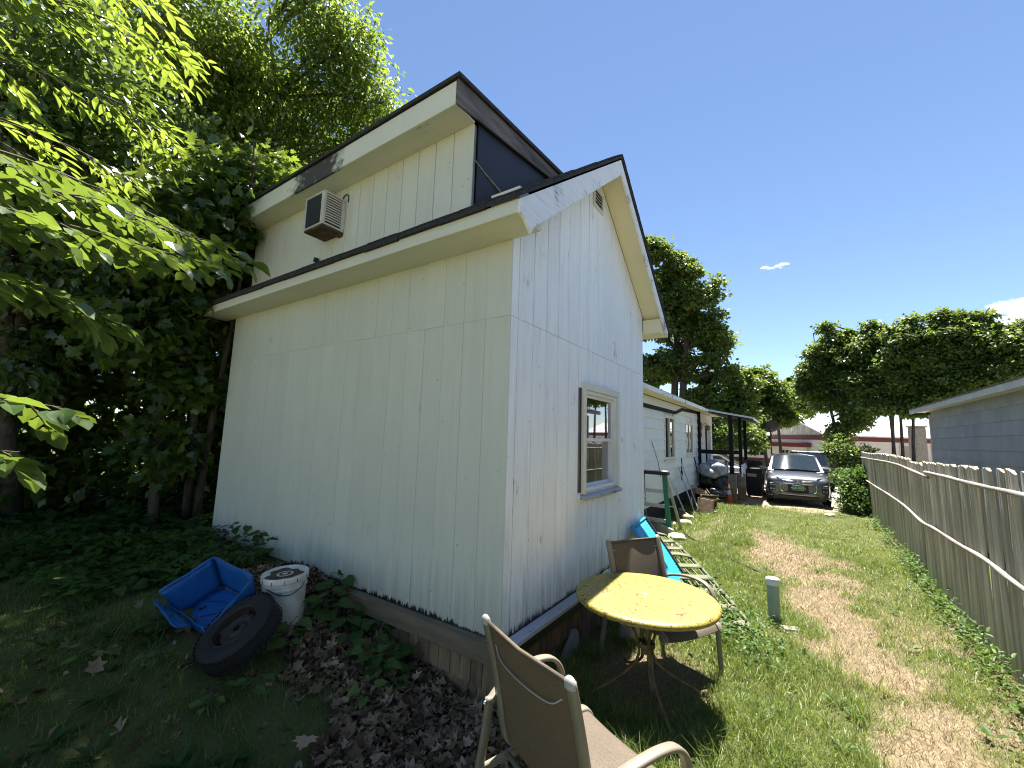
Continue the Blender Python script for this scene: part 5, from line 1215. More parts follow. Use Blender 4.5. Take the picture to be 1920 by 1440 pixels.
for s in (0, 1):
    f = (lambda y: y) if s == 0 else (lambda y: GWd-y)
    mb = MB(); mb.prism([(-.35, f(-.45), ez-.06), (-.35, f(GWd/2), pz+.10), (-.35, f(GWd/2), pz+.16), (-.35, f(-.45), ez+.02)], (LLn+.7, 0, 0)); ro = mb.build('roof', M['steel_roof'], bld)
    if s == 0:
        for k in range(44):
            xx = -.3+k*.61; mb = MB(); a = Vector((xx, -.45, ez+.025)); b2 = Vector((xx, GWd/2, pz+.165)); mb.bar(a, b2, .05, .05, (1, 0, 0)); mb.build('seam', M['steel_roof'], ro)
mb = MB(); mb.mm(-.06, LLn, -.06, -.035, ez-.42, ez-.10); mb.mm(-.07, -.04, -.06, GWd, ez-.40, ez-.02); mb.build('red_band', M['red_paint'], bld)
mb = MB(); mb.mm(-.06, LLn, -.06, -.032, -.3, .35); mb.mm(-.065, -.034, -.05, GWd, -.3, .35); mb.build('red_plinth', M['red_paint'], bld)
for (xx, wd, z0, z1) in ((3.2, .8, .9, 2.1), (6.6, 1.0, .9, 2.2), (9.4, 1.1, .8, 2.2), (11.2, .9, .9, 2.2), (15.6, 1.2, .9, 2.1), (19, 1.0, .9, 2.1)):
    mb = MB(); mb.mm(xx-.12, xx+wd+.12, -.065, -.03, z0-.12, z1+.12); wo_ = mb.build('window', M['board_white'], bld)
    mb = MB(); mb.mm(xx, xx+wd, -.075, -.066, z0, z1); mb.build('pane', M['dark_glass'], wo_)
for (yy, wd) in ((1.9, .9),):
    mb = MB(); mb.mm(-.07, -.03, yy, yy+wd, .9, 2.2); wo_ = mb.build('window', M['shake_grey'], bld); mb = MB(); mb.mm(-.078, -.071, yy+.08, yy+wd-.08, 1.0, 2.1); mb.build('pane', M['dark_glass'], wo_)
# red-roofed wing to the left
wing = thing('annex', 'low red wing darkened for tree shade, with white wall left of the gabled building', 'annex', (-1.6, 38.5, GB), R_(8))
mb = MB(); mb.mm(-1.5, 4.2, 0, 5, -.2, 2.3); wl_ = mb.build('wall', M['bldg_white'], wing)
mb = MB(); mb.mm(-1.6, 4.3, -.03, -.001, -.2, .85); mb.build('red_plinth', M['red_paint'], wing)
mb = MB(); mb.prism([(-1.8, -.35, 1.85), (-1.8, 2.5, 2.2), (-1.8, 2.5, 2.3), (-1.8, -.35, 2.2)], (6.2, 0, 0)); mb.build('roof', M['red_paint'], wing)
for xx in (.5, 2.3):
    mb = MB(); mb.mm(xx, xx+.75, -.05, -.031, 1.0, 1.65); wo_ = mb.build('window', M['board_white'], wing)
    for j in range(2):
        mb = MB(); mb.mm(xx+.08+j*.32, xx+.34+j*.32, -.056, -.051, 1.07, 1.58); mb.build('pane', M['dark_glass'], wo_)
mb = MB(); mb.mm(-.30, .30, -.3, .3, -.2, 3.25); mb.mm(-.36, .36, -.36, .36, 3.251, 3.36); tag(mb.build('chimney', M['concrete'], None, bevel=.03, loc=(7.9, 32.5, -.75), rot=(0, 0, .5)), 'tan masonry chimney pillar standing before the metal roof', 'chimney')
dish = thing('satellite_dish', 'black satellite dish on a thin pole left of the grey gable', 'satellite dish', (.62, 24.5, -.6))
mb = MB(); mb.tube([(0, 0, 0), (0, 0, 2.55)], .035, 8); mb.tube([(0, 0, 2.2), (.1, -.2, 2.55), (.06, -.45, 2.6)], .02, 6); mb.build('pole', M['black_metal'], dish, smooth=True)
mb = MB(); mb.lathe([(.0, .0), (.2, .02), (.42, .09), (.44, .10), (.42, .105), (.2, .03), (0, .01)], 24, (0, -.05, 2.72), rotm(-.75, -.2, 0)); mb.build('reflector', M['black_metal'], dish, smooth=True)

# ================================================================ TREES
def fibo(n):
    i = np.arange(n)+.5; ph = np.arccos(1-2*i/n); th = np.pi*(1+5**.5)*i
    return np.stack([np.cos(th)*np.sin(ph), np.sin(th)*np.sin(ph), np.cos(ph)], -1)
def tree(name, label, base, blobs, n, size, lmat, tmpl, trunks=1, tr=.18, clump=.45, per=26, droop=.25, flat=.6, seed=0, group=None, bark='bark', shell=.5, sub=0):
    """blobs: (x,y,z,rx,ry,rz) lobes of the crown; leaves sit in clumps on the lobes' shells"""
    g = np.random.default_rng(seed); r2 = random.Random(seed)
    t_ = thing(name, label, 'tree', base, 0, group); bl = Vector(base)
    B = np.array(blobs, float); B0 = B
    if sub:
        nb_ = []
        for q in B:
            for _ in range(sub):
                o_ = unit(g.normal(size=3))*np.array([.62, .62, .62])*g.uniform(.35, 1.0); k_ = g.uniform(.5, .74); nb_.append(np.concatenate([q[:3]+o_*q[3:], q[3:]*k_]))
        B = np.array(nb_)
    vol = (B[:, 3]*B[:, 4]*B[:, 5])**(.72); vol /= vol.sum()
    P, D, Nn, S, Tn = [], [], [], [], []
    nodes = []
    for (bx, by_, bz_, rx, ry, rz), fr in zip(B, vol):
        nl_ = int(n*fr); nc = max(4, nl_//per)
        u = unit(g.normal(size=(nc, 3))); rad = shell+(1.0-shell)*g.random(nc)**.6; rad = np.where(g.random(nc) < .14, 1.02+.30*g.random(nc)*(.4+.6*np.abs(u[:, 2])), rad)
        cc = np.array([bx, by_, bz_])+u*rad[:, None]*np.array([rx, ry, rz])
        nodes.append(cc)
        own = np.repeat(np.arange(nc), per); k = len(own)
        cs = clump*np.where(rad > 1.01, .55, .6+.8*g.random(nc))[own]
        off = g.normal(size=(k, 3))*cs[:, None]*np.array([1, 1, flat])*.5
        pos = cc[own]+off
        outd = unit(off+u[own]*cs[:, None]*.6+1e-6); dv = outd*.8+g.normal(size=(k, 3))*.45; dv[:, 2] -= droop*2
        nn = np.array([0, 0, 1.])+g.normal(size=(k, 3))*.75+u[own]*.35
        P.append(pos); D.append(dv); Nn.append(nn); S.append(size*(.65+.7*g.random(k))); Tn.append(np.clip((.45+.33*g.normal(size=nc))[own]+g.normal(size=k)*.15, 0, 1))
    P, D, Nn, S, Tn = [np.concatenate(a) for a in (P, D, Nn, S, Tn)]
    gr = P[:, 2] > gz(P[:, 0], P[:, 1])+.05
    P, D, Nn, S, Tn = P[gr], D[gr], Nn[gr], S[gr], Tn[gr]
    cr_o = leaves('crown', P-np.array(base), D, Nn, S, tmpl, lmat, t_, Tn)
    # trunk and limbs
    cen = B0[:max(4, len(B0)*2//3), :3].mean(0); mb = MB(); lm = MB()
    tops = []
    for k in range(trunks):
        b0 = Vector((r2.uniform(-.5, .5)*(trunks > 1), r2.uniform(-.5, .5)*(trunks > 1), -.15))
        top = Vector((cen[0], cen[1], B0[:max(4, len(B0)*2//3), 2].max()))-bl+Vector((r2.uniform(-.5, .5), r2.uniform(-.5, .5), 0))*(1+trunks*.3)
        pts = []
        for i in range(8):
            s = i/7; pts.append(b0.lerp(top, s)+Vector((math.sin(s*5+k+seed)*.12*s, math.cos(s*4+k*2+seed)*.12*s, 0))*(1+top.z*.05))
        mb.tube(pts, [tr*(1.25 if i == 0 else 1-.8*i/7) for i in range(8)], 9); tops.append(pts)
    mb.build('trunk', M[bark], t_, smooth=True)
    for q, cc in zip(B, nodes):
        pts = tops[r2.randrange(len(tops))]; c_ = Vector(q[:3])-bl
        st = min(pts[1:], key=lambda p: (p-c_).length+max(0, p.z-c_.z+.3)*2)
        far_ = (c_-st).length > 3.2 and sub
        if far_: continue
        lm.tube([st, st.lerp(c_, .5)+Vector((0, 0, .15)), c_], [tr*.38, tr*.26, tr*.14], 6)
        for i in range(min(len(cc), 7)):
            e = Vector(cc[r2.randrange(len(cc))])-bl; lm.tube([c_, c_.lerp(e, .55)+Vector((r2.uniform(-.1, .1), r2.uniform(-.1, .1), .08)), e], [tr*.13, tr*.08, tr*.03], 5)
    o = lm.build('limbs', M[bark], t_, smooth=True); o['kind'] = 'stuff'
    return t_
tree('ash_tree', 'big ash tree with a tall ragged crown rising behind the shed', (-7.6, 2.6, g1(-7.6, 2.6)), [
 (-6.9, -.4, 8.0, 1.1, 1.1, .9), (-6.75, .05, 8.4, .75, .75, .75), (-5.7, 1.0, 9.0, .65, .7, .7), (-5.4, 1.6, 9.0, .6, .7, .7), (-5.75, 1.9, 8.3, .7, .7, .6), (-5.35, 2.25, 8.15, .5, .55, .5), (-5.7, 2.75, 7.65, .6, .6, .55), (-6.3, 2.2, 7.4, .8, .8, .7), (-6.5, 1.3, 7.8, .9, .9, .8), (-7.0, .6, 7.5, 1.0, 1.0, .9), (-7.4, -.1, 7.2, 1.0, 1.0, .9), (-6.9, 1.9, 6.7, 1.0, 1.0, .8), (-7.6, 1.0, 6.3, 1.1, 1.1, .9), (-8.2, -.6, 6.3, 1.2, 1.2, 1.0), (-8.3, 1.1, 5.2, 1.2, 1.2, 1.0), (-8.8, 1.0, 3.9, 1.2, 1.2, 1.0), (-9.2, -.8, 4.6, 1.3, 1.2, 1.1), (-8.7, 1.0, 9.0, 1.3, 1.3, 1.0), (-5.15, 1.75, 8.6, .45, .45, .5), (-5.1, 2.5, 7.95, .4, .4, .4),
 (-3.4, 1.35, 9.8, .9, .45, .5), (-2.4, 1.25, 9.6, 1.0, .45, .5), (-1.4, 1.2, 9.5, 1.0, .45, .5), (-.6, 1.2, 9.3, .7, .45, .45), (-1.9, 1.3, 9.3, 1.0, .4, .5), (-2.9, 1.2, 9.9, .9, .4, .5), (-1.0, 1.15, 9.6, .8, .4, .4)],  # unseen lobes high over the shed, added to shade the ground at left
 84000, .115, M['leaf_ash'], T_lance(.2), 2, .10, .34, 20, .35, .8, 11)
tree('maple_tree', 'maple sapling with bright lobed leaves reaching over the dormer roof end', (-5.0, -.1, g1(-5, -.1)), [
 (-4.0, -.85, 3.6, .45, .45, .4), (-4.0, -.5, 4.1, .42, .4, .36), (-4.05, .05, 4.45, .40, .42, .34), (-4.5, .3, 4.7, .5, .5, .4), (-4.6, .6, 4.3, .6, .6, .5), (-4.3, -.3, 3.9, .45, .45, .4), (-4.5, -.6, 3.2, .5, .5, .45), (-4.75, -.8, 2.45, .5, .5, .45), (-4.75, -.2, 2.8, .45, .5, .45), (-4.85, -.25, 1.9, .35, .35, .35), (-5.0, -.3, 1.0, .3, .3, .3), (-5.4, .1, 3.6, .8, .8, .7)],
 14000, .105, M['leaf_maple'], T_maple(), 3, .05, .26, 16, .3, .55, 21)
tree('wild_tree', 'dense shady broadleaf tree filling the left edge behind the near branches', (-6.4, -1.5, g1(-6.4, -1.5)), [
 (-4.6, -2.1, 5.2, .8, .7, .7), (-4.7, -1.6, 4.9, .7, .7, .6), (-5.1, -1.9, 4.0, .8, .7, .7), (-4.9, -1.3, 4.3, .6, .6, .6), (-5.4, -1.6, 3.1, .8, .7, .6), (-5.3, -1.1, 3.1, .6, .6, .55), (-5.9, -1.6, 1.9, .5, .5, .4), (-6.2, -1.2, 5.6, 1.2, 1.2, .9), (-6.4, -2.2, 3.8, 1.1, 1.0, .9)],
 20000, .095, M['leaf_elm'], T_oval(.26), 3, .09, .28, 20, .3, .6, 31)
# the wood further back on the left: one mass of foliage with its stems
g = np.random.default_rng(5)
n = 80000; ang = g.uniform(-2.05, -.35, n); rad = 9.2+4.5*g.random(n)**.8
cl = vnoise(ang*6, rad, 1.0, 3)
pos = np.stack([CAM.x+np.sin(ang)*rad, CAM.y+np.cos(ang)*rad, np.zeros(n)], -1)
pos[:, 2] = gz(pos[:, 0], pos[:, 1])+.1+(8.5*g.random(n))
keep = (vnoise(pos[:, 0]*1.1+pos[:, 2], pos[:, 1]*1.1, 1.0, 4)*.6+vnoise(pos[:, 2]*1.3, pos[:, 1]-pos[:, 0], 1.0, 6)*.4) > .27
keep &= ~((pos[:, 0] > -5.2) & (pos[:, 1] > -1)); keep &= pos[:, 0]+.5*pos[:, 1] < -3.2
pos = pos[keep]; n = len(pos)
n3 = 42000; ang = g.uniform(-1.75, -.55, n3); rad = 7.9+3.2*g.random(n3)
lo_ = np.stack([CAM.x+np.sin(ang)*rad, CAM.y+np.cos(ang)*rad, np.zeros(n3)], -1); lo_[:, 2] = gz(lo_[:, 0], lo_[:, 1])+3.9*g.random(n3)**.9
kk = (vnoise(lo_[:, 0]*1.4+lo_[:, 2], lo_[:, 1]*1.4, 1.0, 14)*.6+vnoise(lo_[:, 2]*2, lo_[:, 1]-lo_[:, 0], 1.0, 16)*.4) > .30
kk &= (lo_[:, 0] < -5.4); lo_ = lo_[kk]; pos = np.concatenate([pos, lo_]); n = len(pos)
wd = leaves('woods', pos, g.normal(size=(n, 3))+np.array([0, 0, -.5]), np.array([0, 0, 1.])+g.normal(size=(n, 3))*.5, .17*(.6+.8*g.random(n)), T_lance(.33), M['leaf_maple'])
stuff(wd, 'dark wood behind the shed on the left', 'woods')
for (x, y, r, h, lb) in ((-5.5, .8, .035, 4, 'thin dark stem just left of the shed corner'), (-6.6, .9, .06, 5, 'dark stem in the undergrowth behind the thin stem by the shed'), (-7.2, -.9, .09, 7, 'thick dark trunk deep in the shade on the left'), (-5.9, -.25, .03, 3.5, 'slender leaning stem between the thick trunk and the shed')):
    mb = MB(); mb.tube([(math.sin(s*4+x)*.1, math.cos(s*3+x)*.1, h*s-.1) for s in np.linspace(0, 1, 7)], [r*(1-.5*s) for s in np.linspace(0, 1, 7)], 7)
    o = mb.build('tree_trunk', M['bark'], None, smooth=True, loc=(x, y, g1(x, y))); tag(o, lb, 'tree trunk')
# far belt of trees behind porch and annex
g2 = np.random.default_rng(15); n = 16000; x = g2.uniform(-26, 3.5, n); z = g2.random(n)**.8*(4.6+2.6*vnoise(x, x*0, .22, 5)); y = 47+5*g2.random(n)+2*vnoise(x, z, .5, 2)
stuff(leaves('woods', np.stack([x, y, gz(x, y)+z], -1), g2.normal(size=(n, 3)), np.array([0, -.2, 1.])+g2.normal(size=(n, 3))*.7, .55*(.6+.8*g2.random(n)), T_lance(.36), M['leaf_far']), 'far belt of trees behind the porch and the annex', 'woods')
# trees beyond the white house
tree('maple_tree', 'tall dark maple behind the white house, directly right of the shed gable', (-3.4, 20.6, g1(-3, 20)), [
 (-4.0, 18.9, 11.2, 1.0, 1.0, 1.0), (-3.3, 19.6, 10.3, 1.3, 1.3, 1.0), (-2.5, 19.8, 10.0, .9, .9, .9), (-2.1, 20.3, 8.8, 1.0, 1.0, .9), (-2.9, 20.2, 8.6, 1.5, 1.4, 1.1), (-1.9, 20.6, 7.4, 1.1, 1.1, 1.0), (-3.7, 20.2, 7.6, 1.6, 1.5, 1.2), (-1.5, 21.0, 5.9, 1.1, 1.1, 1.0), (-3.1, 20.9, 5.3, 1.6, 1.5, 1.1), (-1.2, 21.3, 4.6, 1.0, 1.1, .9), (-4.7, 20.6, 5.0, 1.5, 1.4, 1.1), (-4.5, 19.9, 8.9, 1.4, 1.3, 1.2), (-2.3, 21.4, 3.6, 1.3, 1.2, .8), (-.9, 21.6, 3.4, 1.0, 1.0, .9), (-.5, 21.9, 4.4, .8, .8, .8), (-.3, 22.2, 2.7, .9, .9, .7), (-1.5, 20.8, 6.6, 1.1, 1.1, .9), (-1.6, 22.5, 1.2, 1.1, .9, .9), (-3.0, 22, 1.6, 1.2, 1.0, 1.0), (-.3, 23.5, 1.5, .9, .9, .9), (-5.5, 20.5, 9.5, 1.6, 1.6, 1.4)],
 60000, 0.180, M['leaf_far'], T_lance(.36), 2, .26, .34, 44, .2, .45, 41, sub=4)
TL = 'trees beyond the white house'
tree('maple_tree', 'smaller yellow green maple between the porch roof and the dish', (.3, 27.4, g1(0, 27)), [
 (-.1, 27.3, 4.6, 1.0, 1.0, .9), (.45, 27.5, 3.6, 1.1, 1.1, .8), (.8, 27.5, 4.4, .9, .9, .8), (-.7, 27.5, 3.4, .9, .9, .8), (1.2, 27.6, 2.9, .8, .8, .6), (-.5, 27.5, 4.2, .9, .9, .8), (.2, 27.5, 5.4, .8, .8, .6), (-1.0, 27.0, 4.9, .9, .9, .8)],
 22800, 0.173, M['leaf_maple'], T_lance(.36), 1, .12, .34, 44, .2, .45, 42, sub=4)
tree('maple_tree', 'rounded green tree on the far left behind the smaller yellow green maple', (.9, 33, g1(0, 33)), [(.2, 33, 5.6, 1.2, 1.2, 1.0), (1.2, 33, 4.8, 1.4, 1.4, 1.0), (2.0, 33, 3.9, 1.2, 1.2, .9), (-.5, 33, 4.4, 1.4, 1.4, 1.2)], 17100, 0.202, M['leaf_far'], T_lance(.36), 1, .14, .34, 44, .2, .45, 46, sub=4)
sp = thing('spruce_tree', 'thin pointed conifer far behind between the two groups of trees', 'tree', (1.6, 57, g1(2, 57)))
mb = MB(); mb.tube([(0, 0, 0), (0, 0, 10.2)], [.2, .03], 6); mb.build('trunk', M['bark'], sp)
g = np.random.default_rng(8); n = 5000; hz = 2.5+7.6*g.random(n)**.7; a = g.uniform(0, 6.28, n); tier = .65+.35*np.sin(hz*5.5); rr = (10.3-hz)*.22*tier*g.random(n)**.5
leaves('crown', np.stack([np.cos(a)*rr, np.sin(a)*rr, hz-rr*.3], -1), np.stack([np.cos(a), np.sin(a), .1*np.ones(n)], -1), np.tile([0, 0, 1.], (n, 1))+g.normal(size=(n, 3))*.3, .34*np.ones(n), T_lance(.25), M['leaf_far'], sp)
RG = 'row of maples before the metal roofed building'
tree('maple_tree', 'leftmost maple of the right hand row with leaves down to the vehicle roof', (4.05, 25.6, g1(4, 25)), [
 (3.5, 26.0, 7.6, .32, .32, .4), (4.3, 26.0, 7.2, .3, .3, .4), (2.6, 26.3, 6.3, .3, .3, .35), (2.9, 26.3, 5.5, .9, .9, .8), (3.3, 26.1, 6.5, .8, .8, .7), (3.9, 26.0, 6.9, .9, .9, .7), (3.0, 26.5, 4.4, 1.1, 1.0, .8), (4.4, 26.0, 6.0, 1.1, 1.1, .9), (4.2, 26.4, 4.8, 1.3, 1.2, .9), (3.8, 26.5, 3.6, 1.0, 1.0, .7), (2.5, 26.5, 4.6, .7, .7, .6), (4.2, 25.6, 2.8, .9, .9, .6), (3.7, 25.6, 1.9, .8, .7, .6)],
 30685, .150, M['leaf_far'], T_lance(.38), 2, .11, .34, 40, .2, .45, 51, RG, sub=4)
tree('maple_tree', 'second maple from the left in the right hand row, pale forked stem', (5.0, 24.4, g1(5, 24)), [
 (5.2, 25.0, 7.3, .32, .32, .4), (5.8, 25.0, 6.9, .3, .3, .35), (5.4, 25.0, 6.5, .9, .9, .7), (5.0, 25.2, 5.8, 1.0, 1.0, .8), (5.6, 25.2, 5.1, 1.2, 1.1, .9), (4.8, 25.0, 4.4, 1.0, 1.0, .8), (5.7, 24.8, 4.0, 1.1, 1.0, .7), (4.9, 24.6, 3.2, .8, .8, .5)],
 19855, .150, M['leaf_far'], T_lance(.38), 2, .085, .34, 40, .2, .45, 52, RG, sub=4)
tree('maple_tree', 'third maple in the right hand row, beside the masonry pillar', (5.75, 24.3, g1(5, 24)), [
 (6.5, 23.8, 7.0, .3, .3, .4), (5.9, 23.9, 6.7, .28, .28, .3), (6.3, 23.8, 6.1, .9, .9, .8), (6.6, 24.0, 5.0, 1.2, 1.1, .9), (5.9, 24.1, 4.4, 1.1, 1.1, .8), (6.9, 24.1, 3.7, 1.0, 1.0, .7), (5.9, 24.0, 5.4, .9, .9, .8), (6.3, 24.1, 3.1, .9, .9, .5)],
 19855, .150, M['leaf_far'], T_lance(.38), 2, .085, .34, 40, .2, .45, 53, RG, sub=4)
tree('maple_tree', 'tallest maple of the right hand row, its leaning stem next to the grey outbuilding', (6.7, 24.1, g1(6, 24)), [
 (7.3, 23.5, 7.15, .35, .35, .4), (7.9, 23.5, 7.0, .3, .3, .35), (8.2, 23.5, 6.6, .3, .3, .3), (7.5, 23.5, 6.5, .9, .9, .6), (7.4, 23.7, 5.3, 1.2, 1.1, .9), (7.7, 23.6, 4.2, 1.2, 1.1, .9), (7.0, 23.7, 5.9, .9, .9, .7), (7.9, 23.5, 6.3, .7, .7, .6), (7.3, 23.8, 3.3, .9, .8, .6)],
 21660, .150, M['leaf_far'], T_lance(.38), 1, .09, .34, 40, .2, .45, 54, RG, sub=4)
tree('maple_tree', 'rightmost maple of the row, cut by the right edge over the grey outbuilding', (9.0, 23.4, g1(9, 23)), [
 (8.7, 23.4, 6.9, .3, .3, .35), (9.5, 23.3, 6.3, .35, .35, .4), (8.5, 23.4, 5.7, 1.1, 1.0, .8), (8.6, 23.5, 4.6, 1.2, 1.1, .9), (9.4, 23.3, 5.3, 1.1, 1.0, .8), (9.4, 23.4, 4.1, 1.3, 1.2, .9), (10.4, 23.0, 5.0, 1.3, 1.2, .9), (9.0, 23.3, 6.1, .7, .7, .5)],
 23465, .150, M['leaf_far'], T_lance(.38), 2, .10, .34, 40, .2, .45, 55, RG, sub=4)
# bush in front of the building and the shrub at the fence end
tree('shrub', 'dark evergreen bush in front of the white building right of the vehicles', (4.0, 23.5, g1(4, 23.5)), [(3.6, 23.5, .5, .9, .7, .8), (4.3, 23.6, .35, .8, .7, .8), (3.4, 23.3, 1.1, .5, .5, .5), (4.9, 23.6, .1, .7, .6, .6)], 6000, .15, M['leaf_far'], T_lance(.3), 3, .03, .3, 18, .1, .7, 61)
tree('shrub', 'leafy shrub with pale tips at the far end of the picket fence', (2.98, 12.9, g1(2.98, 12.9)), [(3.0, 12.7, .20, .26, .35, .30), (3.12, 12.9, .42, .24, .35, .26), (2.88, 12.7, -.0, .25, .3, .35), (3.02, 12.3, -.15, .25, .35, .35), (2.78, 13.2, .35, .25, .35, .20), (2.95, 12.5, -.32, .3, .35, .22)], 4600, .085, M['leaf_vine'], T_lance(.34), 5, .012, .18, 16, .15, .7, 62, shell=.35)
# ---------------------------------------------------------------- near branches with separate leaves
def leaf_proto(name, tm, mt, tints):
    out = []
    for tv in tints:
        T, Fc = tm(); me = bpy.data.meshes.new(name); me.from_pydata([tuple(v) for v in T], [], [tuple(f) for f in Fc]); me.materials.append(mt)
        a = me.attributes.new('tint', 'FLOAT', 'POINT'); a.data.foreach_set('value', np.full(len(T), tv, np.float32)); me.update(); out.append(me)
    return out
def put_leaf(name, me, parent, pos, d, nrm, s):
    y = Vector(d).normalized(); x = y.cross(Vector(nrm))
    if x.length < 1e-4: x = y.orthogonal()
    x.normalize(); z = x.cross(y)
    o = bpy.data.objects.new(name, me); COL.objects.link(o); o.parent = parent
    o.matrix_basis = Matrix(((x.x*s, y.x*s, z.x*s, pos[0]), (x.y*s, y.y*s, z.y*s, pos[1]), (x.z*s, y.z*s, z.z*s, pos[2]), (0, 0, 0, 1))); return o
T_elm = lambda: T_oval(.34)
def T_ash_(): return np.array([(0, 0, 0), (0, .5, -.03), (0, 1, -.08), (-.15, .25, .03), (-.17, .5, .05), (-.09, .78, .0), (.15, .25, .03), (.17, .5, .05), (.09, .78, .0)]), np.array([(0, 1, 3), (3, 1, 4), (4, 1, 5), (5, 1, 2), (0, 6, 1), (6, 7, 1), (7, 8, 1), (8, 2, 1)])
elm_me = leaf_proto('leaf', T_elm, M['leaf_elm'], (.15, .4, .6, .9)); ash_me = leaf_proto('leaf', T_ash_, M['leaf_ash'], (.3, .55, .75, 1.0))
def near_tree(name, label, base, stem, boughs, kind, seed, cap=290, leaf=.105, extra=0):
    r2 = random.Random(seed); t_ = thing(name, label, 'tree', base); bl = Vector(base)
    mb = MB(); mb.tube(curve([Vector(p)-bl for p in stem], 5), [.06*(1-.55*i/((len(stem)-1)*5)) for i in range((len(stem)-1)*5+1)], 8); mb.build('trunk', M['bark'], t_, smooth=True)
    cnt = 0; tw = MB(); XP, XD, XN, XS = [], [], [], []
    per = 0
    jobs = []
    for bgh, ntw, tl in boughs:
        P = curve([Vector(p)-bl for p in bgh], 8); n = len(P)
        mb = MB(); mb.tube(P, [.008*(1-.75*i/n) for i in range(n)], 6); mb.build('bough', M['twig'], t_, smooth=True)
        for k in range(ntw):
            s = .25+.75*(k+r2.random()*.6)/ntw; i = min(int(s*(n-1)), n-2); p0 = P[i]; d0 = (P[i+1]-P[i]).normalized()
            side = d0.cross(Vector((0, 0, 1))).normalized()*(1 if k % 2 else -1)
            dd = (d0*r2.uniform(.5, 1.1)+side*r2.uniform(.3, 1.0)+Vector((0, 0, r2.uniform(-.55, .15)))).normalized(); ln_ = tl*r2.uniform(.6, 1.2)
            jobs.append((p0, dd, ln_))
    r2.shuffle(jobs)
    for p0, dd, ln_ in jobs:
        Q = [p0+dd*ln_*u+Vector((0, 0, -.25*ln_*u*u)) for u in np.linspace(0, 1, 5)]; tw = MB(); tw.tube(Q, [.004, .0035, .003, .002, .0015], 5); tw.build('twig', M['twig'], t_, smooth=True)
        nlf = 7 if kind == 'ash' else 6
        for j in range(nlf):
            u = .25+.75*j/(nlf-1); q = p0+dd*ln_*u+Vector((0, 0, -.25*ln_*u*u)); sd_ = dd.cross(Vector((0, 0, 1))).normalized()*(1 if j % 2 else -1)
            last = j == nlf-1
            ld = (dd*(.9 if kind == 'ash' else .6)+sd_*(0 if last else .8)+Vector((r2.gauss(0, .15), r2.gauss(0, .15), r2.uniform(-.55, .0)))).normalized()
            nr = Vector((r2.gauss(0, .35), r2.gauss(0, .35), 1)); s = leaf*r2.uniform(.7, 1.25)
            if cnt < cap: put_leaf('leaf', (elm_me if kind == 'elm' else ash_me)[r2.randrange(4)], t_, q, ld, nr, s); cnt += 1
            else: XP.append(q); XD.append(ld); XN.append(nr); XS.append(s)
    if XP:
        o = leaves('foliage', np.array(XP), np.array(XD), np.array(XN), np.array(XS), T_elm() if kind == 'elm' else T_ash_(), M['leaf_elm' if kind == 'elm' else 'leaf_ash'], t_); o['kind'] = 'stuff'
    return t_
near_tree('ash_tree', 'young ash branch with bright narrow leaflets hanging into the top left corner', (-3.4, -3.7, g1(-3.4, -3.7)),
 [(-3.4, -3.7, g1(-3.4, -3.7)-.1), (-3.35, -3.51, 1.57), (-3.08, -3.31, 3.45), (-2.82, -3.11, 4.79)],
 [([(-3.02, -3.24, 3.58), (-2.35, -2.57, 3.78), (-2.01, -1.97, 3.85), (-1.87, -1.47, 3.88)], 23, .25), ([(-3.08, -3.31, 3.32), (-2.48, -2.57, 3.38), (-2.15, -1.90, 3.45), (-2.15, -1.45, 3.45)], 23, .25), ([(-3.08, -3.24, 2.91), (-2.62, -2.57, 3.11), (-2.48, -1.97, 3.18), (-2.48, -1.50, 3.13)], 17, .25), ([(-2.95, -3.11, 4.12), (-2.28, -2.44, 4.12), (-2.01, -2.04, 4.19), (-1.74, -1.77, 4.12)], 17, .25), ([(-3.08, -3.24, 2.78), (-2.41, -2.71, 2.85), (-2.21, -2.24, 2.91), (-2.21, -1.83, 2.85)], 14, .25), ([(-2.95, -3.17, 3.85), (-2.28, -2.30, 4.39), (-2.21, -1.83, 4.32), (-2.28, -1.37, 4.25)], 17, .25)], 'ash', 71, leaf=.105)
near_tree('elm_tree', 'elm with large toothed oval leaves spreading across the left edge at eye level', (-1.7, -3.2, g1(-1.7, -3.2)),
 [(-1.7, -3.2, -.1), (-1.65, -3.15, .8), (-1.55, -3.0, 1.6), (-1.5, -2.9, 2.3)],
 [([(-1.5, -2.9, 2.1), (-1.2, -2.3, 2.28), (-1.25, -1.75, 2.38), (-1.45, -1.15, 2.42)], 22, .22), ([(-1.5, -2.9, 2.0), (-1.1, -2.3, 2.12), (-1.05, -1.9, 2.16), (-1.15, -1.45, 2.2)], 20, .20), ([(-1.55, -3.0, 1.7), (-1.1, -2.5, 1.8), (-.98, -2.1, 1.84), (-1.08, -1.75, 1.78)], 15, .17), ([(-1.6, -3.05, 1.3), (-1.0, -2.6, 1.36), (-.78, -2.25, 1.38), (-.78, -1.93, 1.34)], 10, .14), ([(-1.6, -3.0, 1.2), (-1.0, -2.6, 1.18), (-.80, -2.3, 1.20), (-.76, -2.02, 1.17)], 9, .12), ([(-1.5, -2.9, 2.2), (-1.3, -2.3, 2.45), (-1.5, -1.8, 2.55), (-1.7, -1.3, 2.55)], 18, .2)], 'elm', 72, leaf=.098)
